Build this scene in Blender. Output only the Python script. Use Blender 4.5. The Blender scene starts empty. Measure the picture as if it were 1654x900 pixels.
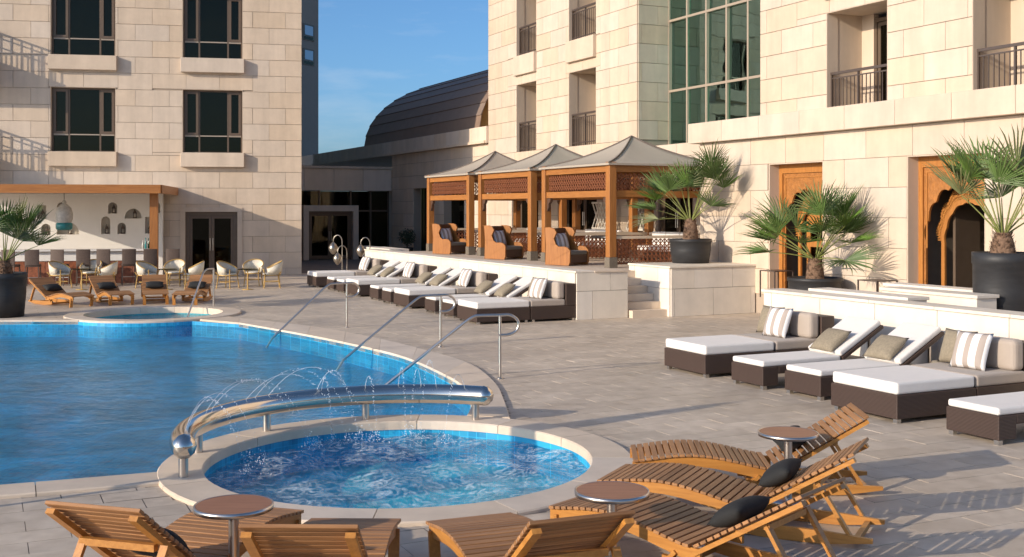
import bpy, bmesh, math, random
from mathutils import Vector, Matrix
from mathutils.geometry import tessellate_polygon
random.seed(7)
PI = math.pi
rad = math.radians
scene = bpy.context.scene
COL = scene.collection

# ---------------------------------------------------------------- camera
cam_d = bpy.data.cameras.new('camera'); cam = bpy.data.objects.new('camera', cam_d); COL.objects.link(cam)
cam.location = (0, 0, 2.4); cam.rotation_euler = (rad(90), 0, 0)
cam_d.sensor_width = 36; cam_d.lens = 1800/1654*36; cam_d.shift_y = -112/1654
cam_d.clip_start = .1; cam_d.clip_end = 3000
scene.camera = cam

# ---------------------------------------------------------------- sky, sun, exposure
SUN = Vector((.81, .57, -.315)).normalized()
world = bpy.data.worlds.new('World'); scene.world = world; world.use_nodes = True
wn = world.node_tree.nodes; wl = world.node_tree.links
bg = wn['Background']; sky = wn.new('ShaderNodeTexSky'); sky.sky_type = 'NISHITA'; sky.sun_disc = False
sky.sun_elevation = math.asin(-SUN.z); sky.sun_rotation = math.atan2(-SUN.x, -SUN.y)
sky.air_density = 1.0; sky.dust_density = 9.0; sky.ozone_density = 8.0; sky.altitude = 2000
tc = wn.new('ShaderNodeTexCoord'); mp = wn.new('ShaderNodeMapping'); mp.inputs['Scale'].default_value = (2.2, 2.2, 11)
nz = wn.new('ShaderNodeTexNoise'); nz.inputs['Scale'].default_value = 2.4; nz.inputs['Detail'].default_value = 7; nz.inputs['Roughness'].default_value = .6
cr = wn.new('ShaderNodeValToRGB'); cr.color_ramp.elements[0].position = .52; cr.color_ramp.elements[1].position = .85
cr.color_ramp.elements[1].color = (.22, .22, .22, 1)
mx = wn.new('ShaderNodeMixRGB'); mx.inputs['Color2'].default_value = (4.2, 4.6, 5.2, 1)
wl.new(tc.outputs['Generated'], mp.inputs['Vector']); wl.new(mp.outputs['Vector'], nz.inputs['Vector'])
wl.new(nz.outputs['Fac'], cr.inputs['Fac']); wl.new(cr.outputs['Color'], mx.inputs['Fac'])
wl.new(sky.outputs['Color'], mx.inputs['Color1']); wt = wn.new('ShaderNodeMixRGB'); wt.blend_type = 'MULTIPLY'; wt.inputs['Fac'].default_value = 1; wt.inputs['Color2'].default_value = (1.12, .955, .77, 1)
wl.new(mx.outputs['Color'], wt.inputs['Color1']); wl.new(wt.outputs['Color'], bg.inputs['Color'])
bg.inputs['Strength'].default_value = .15
sun_d = bpy.data.lights.new('sun', 'SUN'); sun_d.energy = 2.75; sun_d.angle = rad(.5); sun_d.color = (1, .86, .69)
sun = bpy.data.objects.new('sun', sun_d); COL.objects.link(sun)
sun.rotation_euler = SUN.to_track_quat('-Z', 'Y').to_euler(); sun.location = (-30, -20, 30)
vs = scene.view_settings; vs.view_transform = 'Standard'; vs.look = 'None'; vs.gamma = 1; vs.use_curve_mapping = False
vs.exposure = .68

# ---------------------------------------------------------------- helpers
def G(px, py, z=0.0):
    """ground point seen at a picture position of the photograph, at height z"""
    Y = (2.4 - z)*1800/(py - 338); return Vector(((px - 827)/1800*Y, Y, z))
SA, CA = math.sin(math.atan2(857, 1800)), math.cos(math.atan2(857, 1800))
OX, OY = 2.25, 25.3
RA = math.atan2(-CA, SA)                 # local x = along the right-hand facades towards the viewer, local y = into them
def W(s, u, z=0.0): return Vector((OX + SA*s + CA*u, OY - CA*s + SA*u, z))
RL = math.atan2(.19, .981)               # left hotel block frame
LX = Vector((-7.74, 41, 0))
def WL(x, y, z=0.0):
    return Vector((LX.x + math.cos(RL)*x - math.sin(RL)*y, LX.y + math.sin(RL)*x + math.cos(RL)*y, z))

class MB:
    def __init__(s): s.v = []; s.f = []; s.sm = []
    def add(s, vs, fs, smooth=False):
        b = len(s.v); s.v += [tuple(p) for p in vs]; s.f += [tuple(b+i for i in f) for f in fs]; s.sm += [smooth]*len(fs); return s
    def box(s, x0, x1, y0, y1, z0, z1):
        return s.add([(x0,y0,z0),(x1,y0,z0),(x1,y1,z0),(x0,y1,z0),(x0,y0,z1),(x1,y0,z1),(x1,y1,z1),(x0,y1,z1)],
                     [(0,3,2,1),(4,5,6,7),(0,1,5,4),(1,2,6,5),(2,3,7,6),(3,0,4,7)])
    def bar(s, p, q, w, h, up=(0,0,1)):
        p, q = Vector(p), Vector(q); d = (q-p).normalized(); up = Vector(up)
        if abs(d.dot(up)) > .99: up = Vector((1,0,0))
        x = d.cross(up).normalized()*(w/2); y = x.cross(d).normalized()*(h/2)
        return s.add([p-x-y,p+x-y,p+x+y,p-x+y,q-x-y,q+x-y,q+x+y,q-x+y],[(0,1,2,3),(4,7,6,5),(0,4,5,1),(1,5,6,2),(2,6,7,3),(3,7,4,0)])
    def tube(s, pts, r, n=8, cap=True, closed=False):
        pts = [Vector(p) for p in pts]; N = len(pts); rr = r if isinstance(r, (list, tuple)) else [r]*N
        vs = []; prev = None
        for i, p in enumerate(pts):
            a = pts[i-1] if (i > 0 or closed) else p; b = pts[(i+1) % N] if (i < N-1 or closed) else p
            d = (b-a).normalized()
            if prev is None:
                up = Vector((0,0,1)) if abs(d.z) < .9 else Vector((1,0,0)); x = d.cross(up).normalized()
            else: x = (prev - d*prev.dot(d)).normalized()
            prev = x; y = d.cross(x)
            vs += [p + (x*math.cos(2*PI*k/n) + y*math.sin(2*PI*k/n))*rr[i] for k in range(n)]
        fs = []
        for i in range(N if closed else N-1):
            j = (i+1) % N
            fs += [(i*n+k, i*n+(k+1)%n, j*n+(k+1)%n, j*n+k) for k in range(n)]
        s.add(vs, fs, True)
        if cap and not closed: s.add(vs[:n], [tuple(range(n))[::-1]]); s.add(vs[-n:], [tuple(range(n))])
        return s
    def lathe(s, prof, n=24, c=(0,0,0), smooth=True):
        vs = []; fs = []
        for r, z in prof: vs += [(c[0]+r*math.cos(2*PI*k/n), c[1]+r*math.sin(2*PI*k/n), c[2]+z) for k in range(n)]
        for i in range(len(prof)-1): fs += [(i*n+k, i*n+(k+1)%n, (i+1)*n+(k+1)%n, (i+1)*n+k) for k in range(n)]
        return s.add(vs, fs, smooth)
    def prism(s, poly, a, b, holes=(), axis='y'):
        """poly in two axes, extruded between a and b along axis"""
        def P(p, t): return (p[0], t, p[1]) if axis == 'y' else ((p[0], p[1], t) if axis == 'z' else (t, p[0], p[1]))
        loops = [list(poly)] + [list(h) for h in holes]; flat = [p for l in loops for p in l]
        tris = tessellate_polygon([[Vector((p[0], p[1], 0)) for p in l] for l in loops])
        n = len(flat); s.add([P(p, a) for p in flat] + [P(p, b) for p in flat], [tuple(t) for t in tris] + [tuple(n+i for i in t[::-1]) for t in tris])
        for l in loops:
            m = len(l); s.add([P(p, a) for p in l] + [P(p, b) for p in l], [(i, (i+1)%m, m+(i+1)%m, m+i) for i in range(m)])
        return s
    def mesh(s, name='mesh', fix=True, bevel=0, seg=2):
        me = bpy.data.meshes.new(name); me.from_pydata(s.v, [], s.f)
        me.polygons.foreach_set('use_smooth', s.sm); 
        if fix or bevel:
            bm = bmesh.new(); bm.from_mesh(me)
            if bevel:
                bmesh.ops.remove_doubles(bm, verts=bm.verts, dist=1e-5)
                bmesh.ops.bevel(bm, geom=bm.edges[:] , offset=bevel, segments=seg, profile=.5, affect='EDGES')
            bmesh.ops.recalc_face_normals(bm, faces=bm.faces); bm.to_mesh(me); bm.free()
        me.update(); return me
    def obj(s, name, mat, parent=None, loc=None, rot=None, **k):
        return mkobj(name, s.mesh(name, **k), mat, parent, loc, rot)
def mkobj(name, me, mat, parent=None, loc=None, rot=None):
    if mat is not None and not me.materials: me.materials.append(mat)
    o = bpy.data.objects.new(name, me); COL.objects.link(o); o.parent = parent
    if loc is not None: o.location = loc
    if rot is not None: o.rotation_euler = rot if hasattr(rot, '__len__') else (0, 0, rot)
    return o
def tag(o, label=None, cat=None, group=None, kind=None):
    for k, v in (('label', label), ('category', cat), ('group', group), ('kind', kind)):
        if v: o[k] = v
    return o
def thing(name, label, cat, loc=(0,0,0), rz=0, group=None):
    o = bpy.data.objects.new(name, None); COL.objects.link(o); o.empty_display_size = .2
    o.location = loc; o.rotation_euler = (0, 0, rz); return tag(o, label, cat, group)
def children(o): return [c for c in bpy.data.objects if c.parent == o]
def copy_tree(o, kids, parent=None):
    c = o.copy(); COL.objects.link(c); c.parent = parent
    for ch in kids.get(o, ()): copy_tree(ch, kids, c)
    return c
def kid_map(root):
    m = {}
    for o in COL.objects:
        if o.parent: m.setdefault(o.parent, []).append(o)
    return m
def cr_spline(pts, n=8):
    pts = [Vector(p) for p in pts]; out = []
    for i in range(len(pts)-1):
        p0 = pts[max(i-1, 0)]; p1 = pts[i]; p2 = pts[i+1]; p3 = pts[min(i+2, len(pts)-1)]
        for k in range(n):
            t = k/n; out.append(.5*((2*p1)+(p2-p0)*t+(2*p0-5*p1+4*p2-p3)*t*t+(3*p1-p0-3*p2+p3)*t**3))
    return out + [pts[-1]]
def inpoly(x, y, poly):
    c = False; n = len(poly); j = n-1
    for i in range(n):
        xi, yi = poly[i][0], poly[i][1]; xj, yj = poly[j][0], poly[j][1]
        if (yi > y) != (yj > y) and x < (xj-xi)*(y-yi)/(yj-yi)+xi: c = not c
        j = i
    return c
def circ(c, r, n, a0=0, a1=2*PI, end=False):
    return [Vector((c[0]+r*math.cos(a0+(a1-a0)*k/n), c[1]+r*math.sin(a0+(a1-a0)*k/n), 0)) for k in range(n+(1 if end else 0))]

# ---------------------------------------------------------------- materials
def newmat(name):
    m = bpy.data.materials.new(name); m.use_nodes = True; return m, m.node_tree.nodes, m.node_tree.links, m.node_tree.nodes['Principled BSDF']
def rgba(c): return (c[0], c[1], c[2], 1)
def mat(name, col, rough=.6, metal=0, noise=None, var=0, bump=None, spec=.5, stretch=(1,1,1), streak=0, coat=0, sheen=0):
    """noise=(scale, amount): mottling; var: object-to-object change; bump=(scale, strength, distance)"""
    m, n, l, p = newmat(name)
    p.inputs['Roughness'].default_value = rough; p.inputs['Metallic'].default_value = metal
    p.inputs['Specular IOR Level'].default_value = spec; p.inputs['Base Color'].default_value = rgba(col)
    if coat: p.inputs['Coat Weight'].default_value = coat; p.inputs['Coat Roughness'].default_value = .15
    if sheen: p.inputs['Sheen Weight'].default_value = sheen
    src = None
    tcn = n.new('ShaderNodeTexCoord'); mpn = n.new('ShaderNodeMapping'); mpn.inputs['Scale'].default_value = stretch
    oi = n.new('ShaderNodeObjectInfo')
    add = n.new('ShaderNodeVectorMath'); add.operation = 'ADD'
    sc = n.new('ShaderNodeMath'); sc.operation = 'MULTIPLY'; sc.inputs[1].default_value = 37.0
    l.new(oi.outputs['Random'], sc.inputs[0]); l.new(tcn.outputs['Object'], mpn.inputs['Vector'])
    l.new(mpn.outputs['Vector'], add.inputs[0]); l.new(sc.outputs[0], add.inputs[1]); V = add.outputs[0]
    if noise:
        t = n.new('ShaderNodeTexNoise'); t.inputs['Scale'].default_value = noise[0]; t.inputs['Detail'].default_value = 6; t.inputs['Roughness'].default_value = .62
        l.new(V, t.inputs['Vector'])
        r = n.new('ShaderNodeMapRange'); r.inputs['From Min'].default_value = .25; r.inputs['From Max'].default_value = .75
        r.inputs['To Min'].default_value = 0; r.inputs['To Max'].default_value = 1; l.new(t.outputs['Fac'], r.inputs['Value'])
        mxn = n.new('ShaderNodeMixRGB'); mxn.inputs['Color1'].default_value = rgba([c*(1-noise[1]) for c in col]); mxn.inputs['Color2'].default_value = rgba([min(1, c*(1+noise[1]*.7)) for c in col])
        l.new(r.outputs['Result'], mxn.inputs['Fac']); src = mxn.outputs['Color']
    if var:
        h = n.new('ShaderNodeHueSaturation'); 
        if src: l.new(src, h.inputs['Color'])
        else: h.inputs['Color'].default_value = rgba(col)
        r2 = n.new('ShaderNodeMapRange'); r2.inputs['To Min'].default_value = 1-var; r2.inputs['To Max'].default_value = 1+var
        l.new(oi.outputs['Random'], r2.inputs['Value']); l.new(r2.outputs['Result'], h.inputs['Value'])
        w = n.new('ShaderNodeTexWhiteNoise'); w.noise_dimensions = '1D'; l.new(oi.outputs['Random'], w.inputs['W'])
        r3 = n.new('ShaderNodeMapRange'); r3.inputs['To Min'].default_value = .85; r3.inputs['To Max'].default_value = 1.12
        l.new(w.outputs['Value'], r3.inputs['Value']); l.new(r3.outputs['Result'], h.inputs['Saturation'])
        src = h.outputs['Color']
    if streak:
        ge = n.new('ShaderNodeNewGeometry'); m3 = n.new('ShaderNodeMapping'); m3.inputs['Scale'].default_value = (1.6, 1.6, .16); l.new(ge.outputs['Position'], m3.inputs['Vector'])
        t3 = n.new('ShaderNodeTexNoise'); t3.inputs['Scale'].default_value = 1.3; t3.inputs['Detail'].default_value = 7; t3.inputs['Roughness'].default_value = .6; l.new(m3.outputs['Vector'], t3.inputs['Vector'])
        r4 = n.new('ShaderNodeMapRange'); r4.inputs['From Min'].default_value = .3; r4.inputs['From Max'].default_value = .7; r4.inputs['To Min'].default_value = 1-streak; r4.inputs['To Max'].default_value = 1+streak*.6; l.new(t3.outputs['Fac'], r4.inputs['Value'])
        h3 = n.new('ShaderNodeHueSaturation'); l.new(r4.outputs['Result'], h3.inputs['Value'])
        if src: l.new(src, h3.inputs['Color'])
        else: h3.inputs['Color'].default_value = rgba(col)
        src = h3.outputs['Color']
    if src: l.new(src, p.inputs['Base Color'])
    if bump:
        t2 = n.new('ShaderNodeTexNoise'); t2.inputs['Scale'].default_value = bump[0]; t2.inputs['Detail'].default_value = 5; l.new(V, t2.inputs['Vector'])
        b = n.new('ShaderNodeBump'); b.inputs['Strength'].default_value = bump[1]; b.inputs['Distance'].default_value = bump[2]
        l.new(t2.outputs['Fac'], b.inputs['Height']); l.new(b.outputs['Normal'], p.inputs['Normal'])
    return m
def wood(name, c0, c1, axis, rough=.45, var=.18):
    st = [22, 22, 22]; st['xyz'.index(axis)] = 1.6
    m, n, l, p = newmat(name)
    tcn = n.new('ShaderNodeTexCoord'); mpn = n.new('ShaderNodeMapping'); mpn.inputs['Scale'].default_value = st
    oi = n.new('ShaderNodeObjectInfo'); sc = n.new('ShaderNodeMath'); sc.operation = 'MULTIPLY'; sc.inputs[1].default_value = 91
    add = n.new('ShaderNodeVectorMath'); l.new(oi.outputs['Random'], sc.inputs[0]); l.new(tcn.outputs['Object'], mpn.inputs['Vector'])
    l.new(mpn.outputs['Vector'], add.inputs[0]); l.new(sc.outputs[0], add.inputs[1])
    t = n.new('ShaderNodeTexNoise'); t.inputs['Scale'].default_value = 1.5; t.inputs['Detail'].default_value = 5; t.inputs['Roughness'].default_value = .65; l.new(add.outputs[0], t.inputs['Vector'])
    c = n.new('ShaderNodeValToRGB'); c.color_ramp.elements[0].position = .3; c.color_ramp.elements[1].position = .72
    c.color_ramp.elements[0].color = rgba(c0); c.color_ramp.elements[1].color = rgba(c1); l.new(t.outputs['Fac'], c.inputs['Fac'])
    h = n.new('ShaderNodeHueSaturation'); r2 = n.new('ShaderNodeMapRange'); r2.inputs['To Min'].default_value = 1-var; r2.inputs['To Max'].default_value = 1+var
    l.new(oi.outputs['Random'], r2.inputs['Value']); l.new(r2.outputs['Result'], h.inputs['Value']); l.new(c.outputs['Color'], h.inputs['Color'])
    l.new(h.outputs['Color'], p.inputs['Base Color']); p.inputs['Roughness'].default_value = rough
    b = n.new('ShaderNodeBump'); b.inputs['Strength'].default_value = .25; b.inputs['Distance'].default_value = .003; l.new(t.outputs['Fac'], b.inputs['Height']); l.new(b.outputs['Normal'], p.inputs['Normal'])
    return m
def wicker(name, col):
    m, n, l, p = newmat(name)
    tcn = n.new('ShaderNodeTexCoord'); ck = []
    for ax, sc in (('X', 48), ('Z', 70)):
        w = n.new('ShaderNodeTexWave'); w.bands_direction = ax; w.inputs['Scale'].default_value = sc/ (2*PI)*2; w.inputs['Distortion'].default_value = .6; w.inputs['Detail'].default_value = 1
        l.new(tcn.outputs['Object'], w.inputs['Vector']); ck.append(w)
    w2 = n.new('ShaderNodeTexWave'); w2.bands_direction = 'Y'; w2.inputs['Scale'].default_value = 15; l.new(tcn.outputs['Object'], w2.inputs['Vector'])
    a = n.new('ShaderNodeMath'); a.operation = 'MULTIPLY'; l.new(ck[0].outputs['Fac'], a.inputs[0]); l.new(w2.outputs['Fac'], a.inputs[1])
    a2 = n.new('ShaderNodeMath'); a2.operation = 'ADD'; l.new(a.outputs[0], a2.inputs[0]); l.new(ck[1].outputs['Fac'], a2.inputs[1])
    c = n.new('ShaderNodeValToRGB'); c.color_ramp.elements[0].color = rgba([x*.45 for x in col]); c.color_ramp.elements[1].color = rgba([x*1.4 for x in col])
    l.new(a2.outputs[0], c.inputs['Fac']); l.new(c.outputs['Color'], p.inputs['Base Color']); p.inputs['Roughness'].default_value = .55
    b = n.new('ShaderNodeBump'); b.inputs['Strength'].default_value = .5; b.inputs['Distance'].default_value = .006; l.new(a2.outputs[0], b.inputs['Height']); l.new(b.outputs['Normal'], p.inputs['Normal'])
    return m
def striped(name, c0, c1, axis, scale, thr=.5):
    m, n, l, p = newmat(name); tcn = n.new('ShaderNodeTexCoord'); w = n.new('ShaderNodeTexWave'); w.bands_direction = axis; w.inputs['Scale'].default_value = scale
    l.new(tcn.outputs['Object'], w.inputs['Vector']); c = n.new('ShaderNodeValToRGB'); c.color_ramp.interpolation = 'CONSTANT'
    c.color_ramp.elements[0].color = rgba(c0); c.color_ramp.elements[1].position = thr; c.color_ramp.elements[1].color = rgba(c1)
    l.new(w.outputs['Fac'], c.inputs['Fac']); l.new(c.outputs['Color'], p.inputs['Base Color']); p.inputs['Roughness'].default_value = .9
    return m
def glassy(name, tint, refl, rough=.02, gl=(1, 1, 1)):
    """tinted pane: see-through with a mirror share"""
    m, n, l, p = newmat(name); n.remove(p); out = n['Material Output']
    t = n.new('ShaderNodeBsdfTransparent'); t.inputs['Color'].default_value = rgba(tint); g = n.new('ShaderNodeBsdfGlossy'); g.inputs['Roughness'].default_value = rough; g.inputs['Color'].default_value = rgba(gl)
    lw = n.new('ShaderNodeFresnel'); lw.inputs['IOR'].default_value = 1.5; a = n.new('ShaderNodeMath'); a.operation = 'ADD'; a.inputs[1].default_value = refl; a.use_clamp = True
    oi = n.new('ShaderNodeTexCoord'); nz_ = n.new('ShaderNodeTexNoise'); nz_.inputs['Scale'].default_value = .9; l.new(oi.outputs['Object'], nz_.inputs['Vector'])
    b = n.new('ShaderNodeBump'); b.inputs['Strength'].default_value = .08; b.inputs['Distance'].default_value = .05; l.new(nz_.outputs['Fac'], b.inputs['Height']); l.new(b.outputs['Normal'], g.inputs['Normal'])
    l.new(lw.outputs[0], a.inputs[0]); mxs = n.new('ShaderNodeMixShader'); l.new(a.outputs[0], mxs.inputs[0]); l.new(t.outputs[0], mxs.inputs[1]); l.new(g.outputs[0], mxs.inputs[2]); l.new(mxs.outputs[0], out.inputs['Surface'])
    return m
def water(name, tint, scale, strength, foam=0, stretch=(1,1,1), fres=1.0, dist=.05):
    m, n, l, p = newmat(name); n.remove(p); out = n['Material Output']
    t = n.new('ShaderNodeBsdfTransparent'); t.inputs['Color'].default_value = rgba(tint); g = n.new('ShaderNodeBsdfGlossy'); g.inputs['Roughness'].default_value = .03
    tcn = n.new('ShaderNodeTexCoord'); mpn = n.new('ShaderNodeMapping'); mpn.inputs['Scale'].default_value = stretch; l.new(tcn.outputs['Object'], mpn.inputs['Vector'])
    n1 = n.new('ShaderNodeTexNoise'); n1.inputs['Scale'].default_value = scale; n1.inputs['Detail'].default_value = 4; n1.inputs['Roughness'].default_value = .55; n1.inputs['Distortion'].default_value = .6; l.new(mpn.outputs['Vector'], n1.inputs['Vector'])
    b = n.new('ShaderNodeBump'); b.inputs['Strength'].default_value = strength; b.inputs['Distance'].default_value = dist; l.new(n1.outputs['Fac'], b.inputs['Height'])
    n5 = n.new('ShaderNodeTexNoise'); n5.inputs['Scale'].default_value = scale*3.7; n5.inputs['Detail'].default_value = 3; n5.inputs['Distortion'].default_value = .8; l.new(mpn.outputs['Vector'], n5.inputs['Vector'])
    b0 = b; b = n.new('ShaderNodeBump'); b.inputs['Strength'].default_value = strength*.9; b.inputs['Distance'].default_value = dist*.4; l.new(n5.outputs['Fac'], b.inputs['Height']); l.new(b0.outputs['Normal'], b.inputs['Normal'])
    fr = n.new('ShaderNodeFresnel'); fr.inputs['IOR'].default_value = 1.33; l.new(b.outputs['Normal'], fr.inputs['Normal']); l.new(b.outputs['Normal'], g.inputs['Normal'])
    f = n.new('ShaderNodeMath'); f.operation = 'MULTIPLY'; f.inputs[1].default_value = fres; l.new(fr.outputs[0], f.inputs[0])
    mxs = n.new('ShaderNodeMixShader'); l.new(f.outputs[0], mxs.inputs[0]); l.new(t.outputs[0], mxs.inputs[1]); l.new(g.outputs[0], mxs.inputs[2]); res = mxs.outputs[0]
    if foam:
        n2 = n.new('ShaderNodeTexNoise'); n2.inputs['Scale'].default_value = 8.0; n2.inputs['Detail'].default_value = 9; n2.inputs['Roughness'].default_value = .72; n2.inputs['Distortion'].default_value = 1.6; l.new(tcn.outputs['Object'], n2.inputs['Vector'])
        c = n.new('ShaderNodeValToRGB'); c.color_ramp.elements[0].position = .46; c.color_ramp.elements[1].position = .70; c.color_ramp.elements[1].color = (foam, foam, foam, 1); l.new(n2.outputs['Fac'], c.inputs['Fac'])
        d = n.new('ShaderNodeBsdfDiffuse'); d.inputs['Color'].default_value = (.75, .87, .93, 1); m2 = n.new('ShaderNodeMixShader')
        l.new(c.outputs['Color'], m2.inputs[0]); l.new(res, m2.inputs[1]); l.new(d.outputs[0], m2.inputs[2]); res = m2.outputs[0]
    l.new(res, out.inputs['Surface']); return m
def pool_tile(name, c0, c1, wall=False):
    m, n, l, p = newmat(name); tcn = n.new('ShaderNodeTexCoord'); VO = tcn.outputs['Object']
    if wall:
        sx = n.new('ShaderNodeSeparateXYZ'); l.new(VO, sx.inputs[0]); ad = n.new('ShaderNodeMath'); l.new(sx.outputs[0], ad.inputs[0]); l.new(sx.outputs[1], ad.inputs[1]); cb = n.new('ShaderNodeCombineXYZ'); l.new(ad.outputs[0], cb.inputs[0]); l.new(sx.outputs[2], cb.inputs[1]); VO = cb.outputs[0]
    br = n.new('ShaderNodeTexBrick'); br.offset = 0; br.inputs['Scale'].default_value = 8; br.inputs['Brick Width'].default_value = .5; br.inputs['Row Height'].default_value = .5; br.inputs['Mortar Size'].default_value = .012
    br.inputs['Color1'].default_value = rgba(c0); br.inputs['Color2'].default_value = rgba(c1); br.inputs['Mortar'].default_value = rgba([min(1, x*1.5) for x in c1]); l.new(VO, br.inputs['Vector'])
    t = n.new('ShaderNodeTexNoise'); t.inputs['Scale'].default_value = 1.1; t.inputs['Detail'].default_value = 4; t.inputs['Distortion'].default_value = 1.2; l.new(VO, t.inputs['Vector'])
    r = n.new('ShaderNodeMapRange'); r.inputs['From Min'].default_value = .3; r.inputs['From Max'].default_value = .7; r.inputs['To Min'].default_value = .62; r.inputs['To Max'].default_value = 1.35; l.new(t.outputs['Fac'], r.inputs['Value'])
    h = n.new('ShaderNodeHueSaturation'); l.new(br.outputs['Color'], h.inputs['Color']); l.new(r.outputs['Result'], h.inputs['Value']); l.new(h.outputs['Color'], p.inputs['Base Color'])
    p.inputs['Roughness'].default_value = .35; return m

STONE = mat('beige_stone', (.615, .497, .382), .75, noise=(2.6, .08), var=.026, streak=.11, bump=(14, .25, .006), spec=.3)
STONE_BACK = mat('stone_joint', (.39, .315, .245), .9)
STONE_HALL_LIFTED = mat('shade_lifted_hall_stone', (.72, .585, .455), .8, noise=(1.5, .08), var=.03, streak=.1)  # beige stone lightened: brightness for the shaded hall is put into its colour
STONE_PLAIN = mat('beige_stone_plain', (.60, .485, .37), .8, noise=(1.2, .08), streak=.10)
WHITE_STONE = mat('white_travertine', (.76, .685, .58), .7, noise=(3, .08), var=.04, streak=.08, bump=(16, .25, .005), spec=.3)
WHITE_BACK = mat('travertine_joint', (.38, .33, .28), .9)
def paver_mat(name, island):
    m, n, l, p = newmat(name); ge = n.new('ShaderNodeNewGeometry'); p.inputs['Specular IOR Level'].default_value = .4
    t = n.new('ShaderNodeTexNoise'); t.inputs['Scale'].default_value = 5; t.inputs['Detail'].default_value = 7; l.new(ge.outputs['Position'], t.inputs['Vector'])
    c = n.new('ShaderNodeValToRGB'); c.color_ramp.elements[0].position = .3; c.color_ramp.elements[1].position = .7
    c.color_ramp.elements[0].color = rgba((.51, .42, .325)); c.color_ramp.elements[1].color = rgba((.64, .54, .43)); l.new(t.outputs['Fac'], c.inputs['Fac'])
    t2 = n.new('ShaderNodeTexNoise'); t2.inputs['Scale'].default_value = .45; t2.inputs['Detail'].default_value = 6; t2.inputs['Roughness'].default_value = .65; l.new(ge.outputs['Position'], t2.inputs['Vector'])
    r2 = n.new('ShaderNodeMapRange'); r2.inputs['From Min'].default_value = .35; r2.inputs['From Max'].default_value = .68; r2.inputs['To Min'].default_value = .80; r2.inputs['To Max'].default_value = 1.06; l.new(t2.outputs['Fac'], r2.inputs['Value'])
    h = n.new('ShaderNodeHueSaturation'); r = n.new('ShaderNodeMapRange'); r.inputs['To Min'].default_value = .92; r.inputs['To Max'].default_value = 1.07
    if island: l.new(ge.outputs['Random Per Island'], r.inputs['Value'])
    else: l.new(n.new('ShaderNodeObjectInfo').outputs['Random'], r.inputs['Value'])
    mm = n.new('ShaderNodeMath'); mm.operation = 'MULTIPLY'; l.new(r.outputs['Result'], mm.inputs[0]); l.new(r2.outputs['Result'], mm.inputs[1])
    l.new(mm.outputs[0], h.inputs['Value']); l.new(c.outputs['Color'], h.inputs['Color']); l.new(h.outputs['Color'], p.inputs['Base Color'])
    r5 = n.new('ShaderNodeMapRange'); r5.inputs['From Min'].default_value = .35; r5.inputs['From Max'].default_value = .65; r5.inputs['To Min'].default_value = .42; r5.inputs['To Max'].default_value = .75; l.new(t2.outputs['Fac'], r5.inputs['Value']); l.new(r5.outputs['Result'], p.inputs['Roughness'])
    b = n.new('ShaderNodeBump'); b.inputs['Strength'].default_value = .3; b.inputs['Distance'].default_value = .004; t4 = n.new('ShaderNodeTexNoise'); t4.inputs['Scale'].default_value = 45; t4.inputs['Detail'].default_value = 4; l.new(ge.outputs['Position'], t4.inputs['Vector']); l.new(t4.outputs['Fac'], b.inputs['Height']); l.new(b.outputs['Normal'], p.inputs['Normal'])
    return m
PAVER = paver_mat('grey_paver', False)
PAVER_BED = mat('paver_bed', (.25, .205, .17), .95, noise=(3, .2))
COPING = mat('coping_stone', (.68, .565, .445), .6, noise=(2.2, .16), var=.06, bump=(30, .2, .003), spec=.4)
TOWER = mat('tower_render', (.36, .27, .21), .9, noise=(.7, .06))
BRONZE = mat('bronze_frame', (.15, .105, .072), .45, .3, noise=(8, .1))
BRONZE_LIGHT = mat('light_bronze_mullion', (.42, .34, .26), .4, .2)
PANE = glassy('window_glass', (.40, .38, .28), .0, gl=(.60, .56, .44))
PANE_GREEN = glassy('curtain_wall_glass', (.22, .58, .47), .26, gl=(.55, .86, .78))
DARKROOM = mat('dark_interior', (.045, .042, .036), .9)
GREENROOM = mat('green_curtain', (.28, .42, .33), .9, noise=(6, .2), stretch=(8, 8, .5))
WIND_ROOM = mat('drawn_blind', (.42, .39, .29), .9, noise=(2, .15))
RAIL_METAL = mat('railing_metal', (.13, .10, .085), .4, .5)
STEEL = mat('stainless_steel', (.68, .63, .56), .16, 1, noise=(4, .06), bump=(3, .05, .01))
STEEL_BRUSH = mat('brushed_steel', (.62, .57, .52), .28, 1)
CAB_WOOD = wood('cabana_wood', (.27, .10, .024), (.42, .17, .042), 'z', .5, .06)
CAB_WOODX = wood('cabana_beam_wood', (.29, .108, .025), (.44, .18, .044), 'x', .5, .06)
CAB_WOODY = wood('cabana_beam_wood_cross', (.29, .108, .025), (.44, .18, .044), 'y', .5, .06)
LATTICE = mat('lattice_wood', (.25, .085, .035), .6, noise=(6, .2))
DARKWOOD = mat('dark_wood', (.10, .05, .03), .5, noise=(5, .2))
CARVED = mat('carved_wood', (.37, .145, .032), .55, noise=(7, .35), bump=(22, .9, .02))
DOOR_WOOD = wood('door_wood', (.33, .125, .026), (.47, .195, .042), 'z', .5, .05)
TENT = mat('tent_canvas', (.40, .345, .28), .9, noise=(3, .05), bump=(60, .1, .002))
SEAM = mat('canvas_seam', (.15, .12, .10), .9)
ROOF = mat('roof_sheet', (.27, .185, .135), .6, 0, noise=(2, .12), var=.12)
GOLD = mat('golden_gable', (.50, .30, .10), .6, noise=(4, .2))
PLASTER = mat('white_plaster', (.80, .77, .72), .85, noise=(3, .03))
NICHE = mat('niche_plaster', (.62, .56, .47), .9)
TEAK_SLAT = wood('teak_slat', (.27, .125, .048), (.43, .215, .088), 'y', .5, .2)
TEAK_RAIL = wood('teak_rail', (.38, .155, .032), (.55, .25, .056), 'x', .4, .08)
TABLE_TOP = wood('table_top_wood', (.30, .125, .065), (.42, .19, .10), 'x', .45, .05)
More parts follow.
